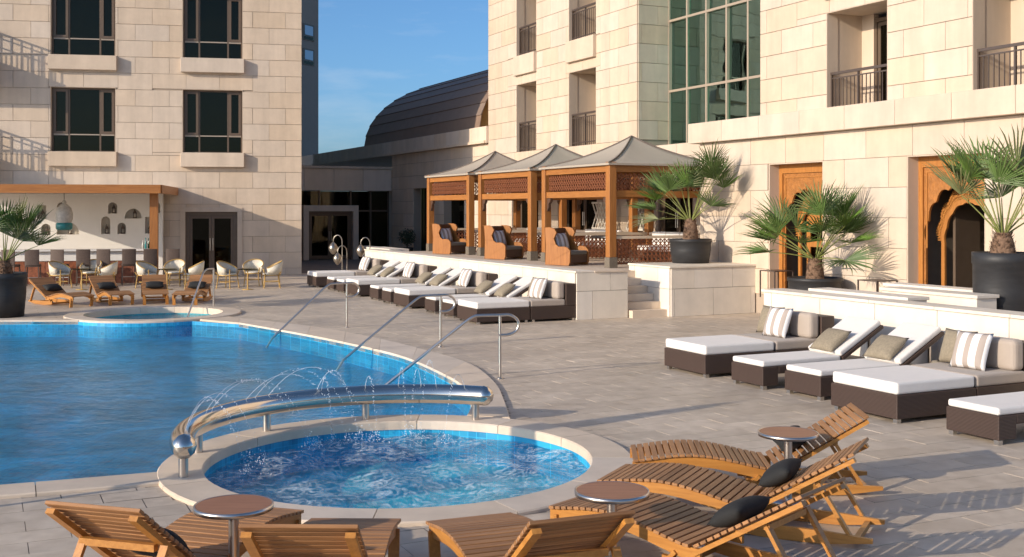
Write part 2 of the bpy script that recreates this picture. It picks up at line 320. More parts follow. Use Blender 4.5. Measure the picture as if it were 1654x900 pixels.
BLACK_FAB = mat('black_fabric', (.018, .018, .018), .85, noise=(20, .2), bump=(50, .3, .004))
WHITE_FAB = mat('white_cushion', (.74, .70, .655), .9, noise=(5, .04), bump=(9, .25, .012), sheen=.1)
TAUPE_FAB = mat('taupe_cushion', (.40, .335, .28), .9, noise=(6, .05), bump=(9, .25, .012), sheen=.1)
OLIVE_FAB = mat('woven_pillow', (.27, .225, .16), .95, noise=(35, .25), bump=(60, .5, .006))
STRIPE_FAB = striped('striped_pillow', (.40, .335, .29), (.80, .78, .76), 'X', 1.9, .42)
WICKER = wicker('brown_wicker', (.062, .037, .027))
WICKER_LIGHT = mat('taupe_wicker', (.17, .14, .105), .7, noise=(30, .3))
FOOT = mat('steel_foot', (.6, .58, .55), .3, 1)
TILE = pool_tile('blue_mosaic', (.014, .27, .51), (.036, .40, .65))
TILE_W = pool_tile('blue_mosaic_wall', (.014, .27, .51), (.036, .40, .65), True)
TILE_SPA = pool_tile('turquoise_mosaic', (.08, .48, .58), (.12, .58, .66))
WATER = water('pool_water', (.72, .94, .97), 2.6, .95, 0, (1, 1.6, 1), .45)
WATER_JAC = water('bubbling_water', (.80, .96, .98), 4.5, .5, .8, (1, 1, 1), .5)
WATER_SPA = water('spa_water', (.80, .95, .97), 3, .3, .12, (1, 1, 1), .6)
JET = mat('jet_water', (.80, .87, .92), .25, 0, spec=.6)
POT = mat('black_pot', (.028, .028, .03), .55, noise=(3, .35), bump=(6, .3, .01), stretch=(1, 1, 4))
SOIL = mat('soil', (.09, .06, .045), .95, noise=(12, .4))
LEAF = mat('palm_leaf', (.105, .175, .04), .5, noise=(2.5, .45), var=.2, spec=.4)
LEAF_DRY = mat('palm_leaf_pale', (.20, .215, .085), .55, noise=(2.5, .4), var=.2)
STEM = mat('palm_stem', (.20, .22, .06), .5)
TRUNK = mat('palm_trunk', (.20, .12, .075), .95, noise=(20, .5), bump=(25, .8, .02))
SHRUB = mat('shrub_leaf', (.03, .05, .02), .6, var=.2)
RATTAN = mat('golden_bamboo', (.50, .31, .09), .5, noise=(15, .25))
CREAM_WEAVE = mat('cream_weave', (.72, .66, .54), .8, noise=(25, .18), bump=(40, .4, .005))
STOOL_BROWN = mat('stool_weave', (.11, .075, .058), .7, noise=(30, .25), bump=(50, .4, .004))
COUNTER_TOP = mat('counter_marble', (.72, .69, .64), .35, noise=(4, .06))
COUNTER_FRONT = mat('counter_mosaic', (.27, .10, .055), .5, noise=(9, .7), var=.35)
TEAL = mat('teal_glaze', (.03, .22, .22), .3, noise=(6, .5))
CERAMIC = mat('patterned_ceramic', (.52, .49, .44), .4, noise=(9, .35))
LANTERN = mat('pierced_metal', (.38, .34, .29), .3, .9, noise=(20, .4))
CANDLE = mat('candle_wax', (.7, .62, .48), .6)
WHITE_FRET = mat('white_fretwork', (.66, .61, .53), .8)

# ================================================================= THE SETTING
JC = Vector((-1.063, 10.63, 0)); SC = Vector((-8.13, 25.33, 0))
inner_r = [(-5.70,23.25),(-4.62,21.95),(-3.51,20.55),(-2.52,19.15),(-1.70,17.8),(-.98,16.0),(-.62,14.75),(-.50,13.6),(-.52,12.80)]
outer_r = [(-5.93,24.25),(-4.75,23.2),(-3.74,22.2),(-2.7,20.8),(-1.8,19.35),(-.72,17.3),(-.25,15.35),(-.10,13.9),(-.02,12.65)]
IR = cr_spline([(x, y, 0) for x, y in inner_r], 6); OR = cr_spline([(x, y, 0) for x, y in outer_r], 6)
aj0 = math.atan2(12.80-JC.y, -.52-JC.x); aj1 = math.atan2(10.09-JC.y, -3.23-JC.x) + 2*PI
jac_arc = circ(JC, 2.235, 24, aj0, aj1, True)
as0 = math.atan2(23.62-SC.y, -9.05-SC.x) + 2*PI; as1 = math.atan2(23.62-SC.y, -7.2-SC.x) + 2*PI
spa_arc = circ(SC, 1.93, 14, as0 - .12, as1 + .22, True)
front_l = Vector((-17, 4.65, 0)); back_l = Vector((-17, 23.66, 0))
pool_line = [back_l] + spa_arc + IR + jac_arc + [front_l]
pool_line = [Vector((p.x, p.y, 0)) for p in pool_line]
jac_in = circ(JC, 1.83, 48); spa_in = circ(SC, 1.52, 40)

B = 420
outer = [Vector((-B, -B, 0)), Vector((B, -B, 0)), Vector((B, B, 0)), Vector((-B, B, 0))]
loops = [outer, pool_line, jac_in, spa_in]; flat = [p for l in loops for p in l]
gm = MB(); gm.add(flat, tessellate_polygon(loops))
ground = gm.obj('pool_deck', PAVER_BED); ground.location.z = -.006; tag(ground, kind='structure')
for p in ground.data.polygons:
    if p.normal.z < 0: p.flip()

# pavers: rows across, half bond; the nearest ones singly, the rest in one mesh
front_out = [Vector((-17, 4.28, 0)), Vector((-2.98, 9.71, 0))]
deck_hole = [Vector((-17, 24.05, 0)), Vector((-9.9, 24.0, 0))] + [p for p in circ(SC, 1.9, 18, PI*.92, -PI*.12, True)] + OR + [p for p in circ(JC, 2.22, 30, math.atan2(12.65-JC.y, -.02-JC.x), -PI*.82, True)] + [front_out[1], front_out[0]]
PWID, PLEN = .30, .60
pav_me = MB().box(-PLEN/2+.003, PLEN/2-.003, -PWID/2+.003, PWID/2-.003, -.02, 0).mesh('paver')
pav_me.materials.append(PAVER)
cand = []; rest = MB(); RB = math.atan2(SA, CA)
bx, by = Vector((CA, SA)), Vector((-SA, CA))
for j in range(-75, 75):
    for i in range(-36, 32):
        cx = (i + (.5 if j % 2 else 0))*PLEN; cy = j*PWID + 20
        c = bx*cx + by*cy; x, y = c.x, c.y
        if y < 4.4 or y > 42 or abs(x) > y*.60 + 1.2: continue
        hit = [inpoly(x + bx.x*a*PLEN/2 + by.x*b*PWID/2, y + bx.y*a*PLEN/2 + by.y*b*PWID/2, deck_hole) for a in (-1, 1) for b in (-1, 1)] + [inpoly(x, y, deck_hole)]
        dz = random.uniform(-.0012, .0012)
        if any(hit):
            if all(hit): continue
            for a in range(8):
                for b in range(4):
                    qx = (a-3.5)*PLEN/8; qy = (b-1.5)*PWID/4; q = c + bx*qx + by*qy
                    if inpoly(q.x, q.y, deck_hole): continue
                    hx = PLEN/16; hy = PWID/8; e0 = .004 if a == 0 else 0; e1 = .004 if a == 7 else 0; f0 = .004 if b == 0 else 0; f1 = .004 if b == 3 else 0
                    cs = [c + bx*(qx+sx) + by*(qy+sy) for sx, sy in ((-hx+e0, -hy+f0), (hx-e1, -hy+f0), (hx-e1, hy-f1), (-hx+e0, hy-f1))]
                    rest.add([(p.x, p.y, dz) for p in cs], [(0, 1, 2, 3)])
            continue
        vis = abs(x/y) < .47 and y > 7.6
        cand.append((0 if vis else 1, y, x, dz))
cand.sort()
for k, (v, y, x, dz) in enumerate(cand):
    if k < 300:
        o = mkobj('paver', pav_me, None, ground, (x, y, dz+.006), (random.uniform(-.001, .001), random.uniform(-.001, .001), RB))
    else:
        c = Vector((x, y)); hx, hy = PLEN/2-.003, PWID/2-.003
        cs = [c + bx*sx + by*sy for sx, sy in ((-hx, -hy), (hx, -hy), (hx, hy), (-hx, hy))]
        zt = [dz + random.uniform(-.0008, .0008) for _ in range(4)]
        rest.add([(p.x, p.y, z) for p, z in zip(cs, zt)] + [(p.x, p.y, -.006) for p in cs], [(0,1,2,3),(0,4,5,1),(1,5,6,2),(2,6,7,3),(3,7,4,0)])
pr = rest.obj('paving', paver_mat('grey_paver_field', True), ground, fix=False); pr.location.z = .006; tag(pr, kind='stuff')

# ---- pools
def coping_strip(parent, inn, out, per, z1=.035, z0=-.06):
    i = 0; n = len(inn)
    while i < n-1:
        j = min(i+per, n-1)
        if n-1-j < per/2: j = n-1
        m = MB(); a = inn[i:j+1]; b = out[i:j+1]; k = len(a); g = .004
        def sh(L): 
            L = [Vector((p.x, p.y, 0)) for p in L]; L[0] = L[0] + (L[1]-L[0]).normalized()*g; L[-1] = L[-1] + (L[-2]-L[-1]).normalized()*g; return L
        a, b = sh(a), sh(b); c = .012
        ia = [p + (q-p).normalized()*c for p, q in zip(a, b)]; ib = [q + (p-q).normalized()*c for p, q in zip(a, b)]
        rows = [[(p.x,p.y,z0) for p in a], [(p.x,p.y,z1-c) for p in a], [(p.x,p.y,z1) for p in ia], [(p.x,p.y,z1) for p in ib], [(p.x,p.y,z1-c) for p in b], [(p.x,p.y,z0) for p in b]]
        vs = [v for r in rows for v in r]
        fs = [(r*k+t, r*k+t+1, (r+1)*k+t+1, (r+1)*k+t) for r in range(5) for t in range(k-1)]
        m.add(vs, fs); m.add([r[0] for r in rows], [tuple(range(6))]); m.add([r[-1] for r in rows], [tuple(range(6))])
        m.obj('coping_slab', COPING, parent); i = j
def basin(parent, line, depth, tile, wallm=None):
    m = MB(); n = len(line); m.add([(p.x,p.y,.0) for p in line] + [(p.x,p.y,-depth) for p in line], [(i,(i+1)%n,n+(i+1)%n,n+i) for i in range(n)]); m.obj('basin_wall', wallm or TILE_W, parent, fix=False)
    MB().add([(p.x,p.y,-depth) for p in line], tessellate_polygon([line])).obj('basin_floor', tile, parent, fix=False)
def water_sheet(parent, line, z, m):
    o = MB().add([(p.x,p.y,z) for p in line], tessellate_polygon([line])).obj('water', m, parent, fix=False)
    for p in o.data.polygons:
        if p.normal.z < 0: p.flip()
pool = thing('swimming_pool', 'large free-form swimming pool with deep blue tiles and pale stone edge', 'pool')
basin(pool, pool_line, .32, TILE); water_sheet(pool, pool_line, -.07, WATER)
coping_strip(pool, [p for p in IR], [p for p in OR], 5)
fl = [front_l.lerp(Vector((-3.16, 10.08, 0)), t/14) for t in range(15)]; fo = [front_out[0].lerp(front_out[1], t/14) for t in range(15)]
coping_strip(pool, fl, fo, 1, .031)
bl = [back_l.lerp(spa_arc[0], t/8) for t in range(9)]; bo = [p + Vector((0, .40, 0)) for p in bl]
coping_strip(pool, bl, bo, 1)
# wedge of coping between the round spa and the curved side
coping_strip(pool, [Vector((-6.72,23.98,0)), IR[0]], [Vector((-6.25,24.62,0)), OR[0]], 1)

jac = thing('whirlpool', 'round whirlpool of foaming water with pale stone ring in the foreground', 'hot tub')
basin(jac, jac_in, .42, pool_tile('azure_mosaic', (.06, .58, .73), (.11, .70, .82)))
coping_strip(jac, circ(JC, 1.815, 72, 0, 2*PI, True), circ(JC, 2.22, 72, 0, 2*PI, True), 6)
m = MB(); NR, NA = 34, 110; vs = [(JC.x, JC.y, -.13)]
ph = [(random.uniform(2, 9), random.uniform(2, 9), random.uniform(0, 6), random.uniform(.003, .011)) for _ in range(14)]
for i in range(1, NR+1):
    for k in range(NA):
        r = 1.828*i/NR; a = 2*PI*k/NA; x, y = r*math.cos(a), r*math.sin(a)
        h = sum(A*math.sin(fx*x*(1 if q % 2 else -1)+fy*y+p0) for q, (fx, fy, p0, A) in enumerate(ph))
        vs.append((JC.x+x, JC.y+y, -.13 + h*.9))
fs = [(0, 1+k, 1+(k+1)%NA) for k in range(NA)] + [(1+i*NA+k, 1+(i+1)*NA+k, 1+(i+1)*NA+(k+1)%NA, 1+i*NA+(k+1)%NA) for i in range(NR-1) for k in range(NA)]
m.add(vs, fs, True); m.obj('water', WATER_JAC, jac, fix=False)
spa = thing('round_spa', 'small round turquoise spa pool at the far end of the big pool', 'hot tub')
basin(spa, spa_in, .4, TILE_SPA, pool_tile('turquoise_mosaic_wall', (.08, .48, .58), (.12, .58, .66), True)); water_sheet(spa, spa_in, -.12, WATER_SPA)
coping_strip(spa, circ(SC, 1.5, 60, 0, 2*PI, True), circ(SC, 1.92, 60, 0, 2*PI, True), 5, .045, -.10)

# ================================================================= FACADES
PC = {}
def panel_mesh(w, h, th, mtl):
    k = (round(w, 2), round(h, 2), round(th, 3), mtl.name)
    if k not in PC:
        me = MB().box(0, k[0], -th, 0, 0, k[1]).mesh('stone_panel'); me.materials.append(mtl); PC[k] = me
    return PC[k]
def subtract(rects, hole):
    out = []; hx0, hx1, hz0, hz1 = hole
    for x0, x1, z0, z1 in rects:
        if hx1 <= x0 or hx0 >= x1 or hz1 <= z0 or hz0 >= z1: out.append((x0, x1, z0, z1)); continue
        if z0 < hz0: out.append((x0, x1, z0, hz0))
        if z1 > hz1: out.append((x0, x1, hz1, z1))
        a, b = max(z0, hz0), min(z1, hz1)
        if x0 < hx0: out.append((x0, hx0, a, b))
        if x1 > hx1: out.append((hx1, x1, a, b))
    return out
def clad(parent, x0, x1, z0, z1, y, holes=(), pw=1.17, ph=.585, zoff=0, mtl=None, gap=.011, th=.03, xoff=0, name='stone_panel', rot=None):
    mtl = mtl or STONE; row = math.floor((z0-zoff)/ph)
    while zoff + row*ph < z1:
        za, zb = max(z0, zoff+row*ph), min(z1, zoff+(row+1)*ph); col = math.floor((x0-xoff)/pw)-1
        while True:
            xa = xoff + (col + (.5 if row % 2 else 0))*pw; xb = xa + pw; col += 1
            if xa >= x1: break
            if xb <= x0: continue
            rs = [(max(xa, x0), min(xb, x1), za, zb)]
            for h in holes: rs = subtract(rs, h)
            for a, b, c, d in rs:
                w, h_ = b-a-gap, d-c-gap
                if w < .05 or h_ < .05: continue
                lx, ly = (a+gap/2), y
                if rot == 'x': mkobj(name, panel_mesh(w, h_, th, mtl), None, parent, (y, lx, c+gap/2), (0, 0, PI/2))
                elif rot == '-x': mkobj(name, panel_mesh(w, h_, th, mtl), None, parent, (y, lx+w, c+gap/2), (0, 0, -PI/2))
                else: mkobj(name, panel_mesh(w, h_, th, mtl), None, parent, (lx, ly, c+gap/2))
        row += 1
def wall_fill(m, x0, x1, z0, z1, y0, y1, holes):
    xs = sorted({x0, x1} | {max(x0, min(x1, v)) for h in holes for v in h[:2]}); zs = sorted({z0, z1} | {max(z0, min(z1, v)) for h in holes for v in h[2:]})
    for a, b in zip(xs, xs[1:]):
        run = None
        for c, d in zip(zs, zs[1:]):
            solid = not any(h[0] < (a+b)/2 < h[1] and h[2] < (c+d)/2 < h[3] for h in holes)
            if solid: run = (run[0], d) if run else (c, d)
            if not solid and run: m.box(a, b, y0, y1, *run); run = None
        if run: m.box(a, b, y0, y1, *run)
    return m
def reveal(parent, h, y0, y1, mtl, t=.02):
    """stone lining of an opening: two cheeks and a head"""
    m = MB(); m.box(h[0]-.001, h[0]+t, y0, y1, h[2], h[3]); m.box(h[1]-t, h[1]+.001, y0, y1, h[2], h[3]); m.box(h[0]+t, h[1]-t, y0, y1, h[3]-t, h[3]+.001)
    m.obj('reveal', mtl, parent)

# ---------------- left hotel block (local x<0 to the left, y into the block)
LB = thing('hotel_block', 'beige stone hotel block with dark bronze windows behind the pool bar', 'building', LX, RL)
lw_h = []
wins = [(-4.22, -2.11, 4.44, 6.73), (-8.71, -6.52, 4.44, 6.73), (-4.22, -2.11, 7.85, 10.15), (-8.71, -6.52, 7.85, 10.15)]
door_l = (-4.12, -2.30, 0.0, 2.30)
lw_h = wins + [door_l]
lwall = wall_fill(MB(), -26, 0, 0, 13.5, 0, .45, lw_h).box(-26, 0, 2.2, 26, 0, 13.5).box(-26, -25.6, .45, 2.2, 0, 13.5).box(-.45, 0, .45, 2.2, 0, 13.5).obj('wall', STONE_BACK, LB)
clad(lwall, -10.9, 0, 0, 11.2, 0, lw_h, zoff=.24)
MB().box(-26, -10.92, -.03, -.001, 0, 13.5).box(-10.92, 0, -.03, -.001, 11.23, 13.5).obj('upper_cladding', STONE_PLAIN, lwall)
for w in wins:
    x0, x1, z0, z1 = w; W_ = x1-x0; d = .16
    win = MB(); f = .07
    win.box(x0, x0+f, d, d+.1, z0, z1).box(x1-f, x1, d, d+.1, z0, z1).box(x0+f, x1-f, d, d+.1, z1-f, z1).box(x0+f, x1-f, d, d+.1, z0, z0+.04)
    xa, xb = x0+.27*W_, x1-.25*W_; zt = z0+.27*(z1-z0)
    fr = win.obj('window_frame', BRONZE, LB)
    MB().box(xa-.03, xa+.03, d+.01, d+.09, z0+.04, z1-f).box(xb-.03, xb+.03, d+.01, d+.09, z0+.04, z1-f).obj('mullion', BRONZE, fr)
    MB().box(x0+f, xa-.03, d+.01, d+.08, zt-.03, zt+.03).box(xa+.03, xb-.03, d+.01, d+.08, zt-.02, zt+.02).box(xb+.03, x1-f, d+.01, d+.08, zt-.03, zt+.03).obj('transom', BRONZE_LIGHT, fr)
    for a, b in ((x0+f, xa-.03), (xb+.03, x1-f)):      # opening sash of each side light
        c, e = zt+.03, z1-f; t = .085
        MB().box(a, a+t, d-.02, d+.06, c, e).box(b-t, b, d-.02, d+.06, c, e).box(a+t, b-t, d-.02, d+.06, c, c+t).box(a+t, b-t, d-.02, d+.06, e-t, e).obj('sash', BRONZE, fr)
    for a, b in ((x0+f, xa-.03), (xa+.03, xb-.03), (xb+.03, x1-f)):
        for c, e in ((z0+.04, zt-.02), (zt+.02, z1-f)):
            MB().box(a, b, d+.045, d+.055, c, e).obj('pane', PANE, fr)
    MB().box(x0-.02, x1+.02, .50, .52, z0, z1).obj('blind', WIND_ROOM, fr)
    MB().box(x0-.05, x1+.06, -.25, .02, z0-.52, z0-.005).obj('sill', STONE, LB, bevel=.01, seg=1)
    reveal(LB, (x0, x1, z0, z1), -.028, .16, STONE_PLAIN, .012)
def glass_door(parent, x0, x1, z0, z1, d, mtl=BRONZE, pane=PANE, leafs=2, fw=.14):
    fr = MB().box(x0, x0+fw, d, d+.14, z0, z1).box(x1-fw, x1, d, d+.14, z0, z1).box(x0+fw, x1-fw, d, d+.14, z1-fw, z1).obj('door_frame', mtl, parent)
    w = (x1-x0-2*fw)/leafs
    for k in range(leafs):
        a = x0+fw+k*w+.005; b = a+w-.01; t = .09; c, e = z0+.02, z1-fw-.01
        lf = MB().box(a, a+t, d+.03, d+.08, c, e).box(b-t, b, d+.03, d+.08, c, e).box(a+t, b-t, d+.03, d+.08, c, c+.18).box(a+t, b-t, d+.03, d+.08, e-t, e).obj('door_leaf', mtl, parent)
        MB().box(a+t, b-t, d+.05, d+.06, c+.18, e-t).obj('pane', pane, lf)
        hx = b-t/2 if k == 0 else a+t/2
        MB().tube([(hx, d-.03, z0+.9), (hx, d-.03, z0+1.35)], .014, 6).obj('handle', STEEL_BRUSH, lf)
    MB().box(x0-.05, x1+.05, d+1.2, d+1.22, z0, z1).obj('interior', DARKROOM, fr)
glass_door(LB, *door_l, .05)
MB().box(-4.3, -4.13, -.06, .05, 0, 2.30).box(-2.29, -2.12, -.06, .05, 0, 2.30).box(-4.3, -2.12, -.06, .05, 2.305, 2.46).obj('door_surround', STONE, LB)
# corner balconies just out of the picture on the left; their railings throw the slanting shadows on the wall
for zb in (4.02, 7.42):
    sl = MB().box(-14, -10.62, -1.12, -.03, zb-.62, zb+.22).obj('balcony', STONE_PLAIN, LB)
    mr = MB()
    for k in range(8): mr.box(-10.68, -10.64, -1.09+k*.15, -1.07+k*.15, zb+.22, zb+1.2)
    for k in range(18): mr.box(-10.9-k*.18, -10.88-k*.18, -1.09, -1.07, zb+.22, zb+1.2)
    mr.box(-10.69, -10.63, -1.1, -.03, zb+1.2, zb+1.26).box(-10.685, -10.635, -1.1, -.03, zb+1.04, zb+1.08).box(-10.685, -10.635, -1.1, -.03, zb+.72, zb+.76).box(-14, -10.69, -1.1, -1.05, zb+1.2, zb+1.26)
    mr.obj('railing', RAIL_METAL, sl)
TW = thing('tower_block', 'plain grey tower rising behind the beige hotel block', 'building', (-14.0, 77.1, 0), rad(64))
MB().box(-9, 1.02, 0, 9, 0, 40).obj('wall', TOWER, TW)
SKYP = mat('sky_pane', (.35, .45, .55), .08, spec=.9)
for zc in (12.35, 14.05):
    a = MB().box(-.8, .48, -.05, .02, zc, zc+1.12).obj('window_frame', BRONZE, TW)
    MB().box(-.62, .30, -.07, -.052, zc+.36, zc+1.0).obj('pane', SKYP, a)
    MB().box(-.68, .36, -.068, -.052, zc+.06, zc+.25).obj('spandrel', PANE, a)

# ---------------- right hotel block: local frame at O, x = s (towards viewer), y = u (into block)
RBD = thing('hotel_block', 'tall cream stone hotel block with railed balconies and green glass bay', 'building', (OX, OY, 0), RA)
U0 = 5.1
bal = [(-15.5, -13.85, 4.52, 7.02), (-11.4, -9.55, 4.52, 7.02), (-15.5, -13.85, 8.06, 10.55), (-11.4, -9.55, 8.06, 10.55)]
balr = [(1.36, 3.31, 4.52, 7.02), (5.64, 7.6, 4.52, 7.02), (1.36, 3.31, 8.06, 10.55), (5.64, 7.6, 8.06, 10.55)]
gdoors = [(-15.9, -13.7, .96, 3.5), (-12.2, -9.5, .96, 3.5), (-6.2, -4.4, .96, 3.4)]
holesA = bal + gdoors
mA = wall_fill(MB(), -18.05, -7.05, 0, 14, U0, U0+.3, holesA)
mA.box(-18.05, -17.75, U0+.3, U0+12, 0, 14).box(-17.75, -7.05, U0+3.2, U0+12, 0, 14).box(-7.35, -7.05, U0+.3, U0+3.2, 0, 14)
wallA = mA.obj('wall', STONE_BACK, RBD)
clad(wallA, -18.05, -7.05, 1.05, 11.4, U0, holesA, zoff=4.52, pw=1.16)
clad(wallA, U0, U0+1.2, 4.5, 11.4, -7.05+.0, zoff=4.52, pw=1.16, rot='x')
MB().box(-18.05, -7.05, U0-.03, U0-.001, 11.42, 14).obj('upper_cladding', STONE_PLAIN, wallA)
mB = wall_fill(MB(), -1.12, 14, 4.0, 14, U0, U0+.3, balr); mB.box(-1.12, 14, U0+3.2, U0+12, 0, 14).box(-1.12, -.8, U0+.3, U0+3.2, 4, 14)
wallB = mB.obj('wall', STONE_BACK, RBD)
clad(wallB, -1.12, 9.5, 4.52, 8.6, U0, balr, zoff=4.52, pw=1.16, xoff=.3)
MB().box(-1.12, 14, U0-.03, U0-.001, 8.62, 14).box(9.52, 14, U0-.03, U0-.001, 4, 8.6).obj('upper_cladding', STONE_PLAIN, wallB)
# ground storey wall below the glass bay, behind the cabanas
gw = wall_fill(MB(), -7.05, -.9, 0, 4.3, U0+.2, U0+.5, [gdoors[2]]).obj('wall', STONE_BACK, RBD)
clad(gw, -7.05, -.9, 1.05, 4.3, U0+.2, [gdoors[2]], zoff=4.52, pw=1.16)
def balcony(h, deep=1.25):
    x0, x1, z0, z1 = h; y = U0
    b = MB().box(x0, x1, y+.3, y+deep, z0-.16, z0-.005).obj('balcony_floor', STONE_PLAIN, RBD)
    MB().box(x0-.15, x0, y+.3, y+deep, z0, z1).box(x1, x1+.15, y+.3, y+deep, z0, z1).box(x0-.15, x1+.15, y+.3, y+deep, z1, z1+.15).obj('balcony_wall', STONE_PLAIN, b)
    reveal(RBD, (x0, x1, z0, z1), y-.028, y+.3, STONE_PLAIN, .012)
    glass_door(RBD, x0+.40, x1-.02, z0, z1-.12, y+deep-.2, BRONZE, PANE, 2, .09)
    MB().box(x0, x0+.395, y+deep-.2, y+deep-.05, z0, z1).obj('back_wall', STONE_PLAIN, b)
    r = MB(); yy = y+.10
    rl = r.box(x0, x1, yy-.03, yy+.03, z0+1.04, z0+1.10).obj('railing', RAIL_METAL, RBD)
    for a, c in ((.94, .97), (.10, .13)): MB().box(x0, x1, yy-.012, yy+.012, z0+a, z0+c).obj('cross_rail', RAIL_METAL, rl)
    n = int((x1-x0)/.125)
    for k in range(n+1):
        xx = x0+.03+(x1-x0-.06)*k/n; t = .022 if k in (0, n//2, n) else .009
        MB().box(xx-t, xx+t, yy-t, yy+t, z0, z0+1.04 if t > .01 else z0+.94).obj('baluster', RAIL_METAL, rl)
for h in bal + balr:
    balcony(h)
    if h[2] > 5: MB().box(h[0]-.02, h[1]+.02, U0-.16, U0+.02, h[2]-.72, h[2]-.004).obj('balcony_apron', STONE, RBD, bevel=.01, seg=1)
# glass bay
bayx0, bayx1, by_ = -7.05, -1.12, U0+1.15
bay = MB(); zs = [3.86, 6.02, 8.18, 10.34, 12.5]; nx = 6; xs = [bayx0+.02 + (bayx1-bayx0-.04)*k/nx for k in range(nx+1)]
for x in xs: bay.box(x-.035, x+.035, by_-.06, by_+.06, 3.84, 14)
for z in zs[1:]: bay.box(bayx0, bayx1, by_-.055, by_+.055, z-.035, z+.035)
byo = bay.obj('curtain_wall_frame', BRONZE_LIGHT, RBD)
for i in range(nx):
    for z0, z1 in zip(zs, zs[1:]):
        o = MB().box(xs[i]+.035, xs[i+1]-.035, -.006, .006, z0+.035, z1-.035).obj('pane', PANE_GREEN, byo, (0, by_, 0), (random.uniform(-.006, .006), 0, random.uniform(-.004, .004)))
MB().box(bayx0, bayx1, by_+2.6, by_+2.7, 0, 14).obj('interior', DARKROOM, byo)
for z in zs: MB().box(bayx0, bayx1, by_+.35, by_+2.6, z-.9, z-.75).obj('floor_slab', mat('slab_edge', (.25, .24, .2), .9) if z == zs[0] else bpy.data.materials['slab_edge'], byo)
for x in (-6.3, -5.6, -4.2, -3.7, -2.1):
    cm = MB(); pts = [(x+.04*k, by_+.5+.04*(k % 2)) for k in range(9)]
    for p, q in zip(pts, pts[1:]): cm.add([(p[0],p[1],3.3),(q[0],q[1],3.3),(q[0],q[1],7.2),(p[0],p[1],7.2)], [(0,1,2,3)])
    cm.obj('curtain', GREENROOM, byo)
MB().box(bayx0, bayx1, U0-.12+.35, by_+.2, 3.3, 3.835).obj('bay_sill', STONE, RBD)

# ---------------- ground-floor wing on the right with the carved wooden doorways
UW = 3.3
WG = thing('restaurant_wing', 'low cream stone wing with two carved wooden arch doorways on the right', 'building', (OX, OY, 0), RA)
wd = [(1.5, 3.3, .45, 3.43), (5.69, 7.55, .45, 3.43)]
mw = wall_fill(MB(), -1.2, 14, 0, 4.03, UW, UW+.35, wd); mw.box(-1.2, -.85, UW+.35, U0-.05, 0, 4.03)
wwall = mw.obj('wall', STONE_BACK, WG)
clad(wwall, -1.2, 10.5, .45, 4.03, UW, wd, zoff=.43, ph=.60, pw=1.25, xoff=.2)
for k in range(11):
    MB().box(-1.45+k*1.4+.004, -1.45+(k+1)*1.4-.004, UW-.22, U0+.0 if k else U0, 4.035, 4.53).obj('ledge_block', STONE, WG, bevel=.008, seg=1)
def multifoil(cx, z0, zs_, w, top, n=7, foil=.045):
    """outline of a lobed arch opening, from lower left over the point to lower right"""
    pts = [(cx-w/2, z0), (cx-w/2, zs_)]
    N = 60
    right = []
    for k in range(N+1):
        t = k/N; a = PI*t/2
        x = w/2*math.cos(a)**.9; z = zs_ + (top-zs_)*(math.sin(a)**1.15)
        lob = foil*abs(math.sin(PI*t*n/1.0*.5*1.0))
        right.append((x+lob*.6*math.cos(a), z+lob*(.3+.7*math.sin(a))*(1 if t < .97 else 0)))
    right[-1] = (0, top+.14)
    left = [(cx-x, z) for x, z in right]; rr = [(cx+x, z) for x, z in right[:-1]][::-1]
    return pts[:1] + left + rr + [(cx+w/2, z0)]
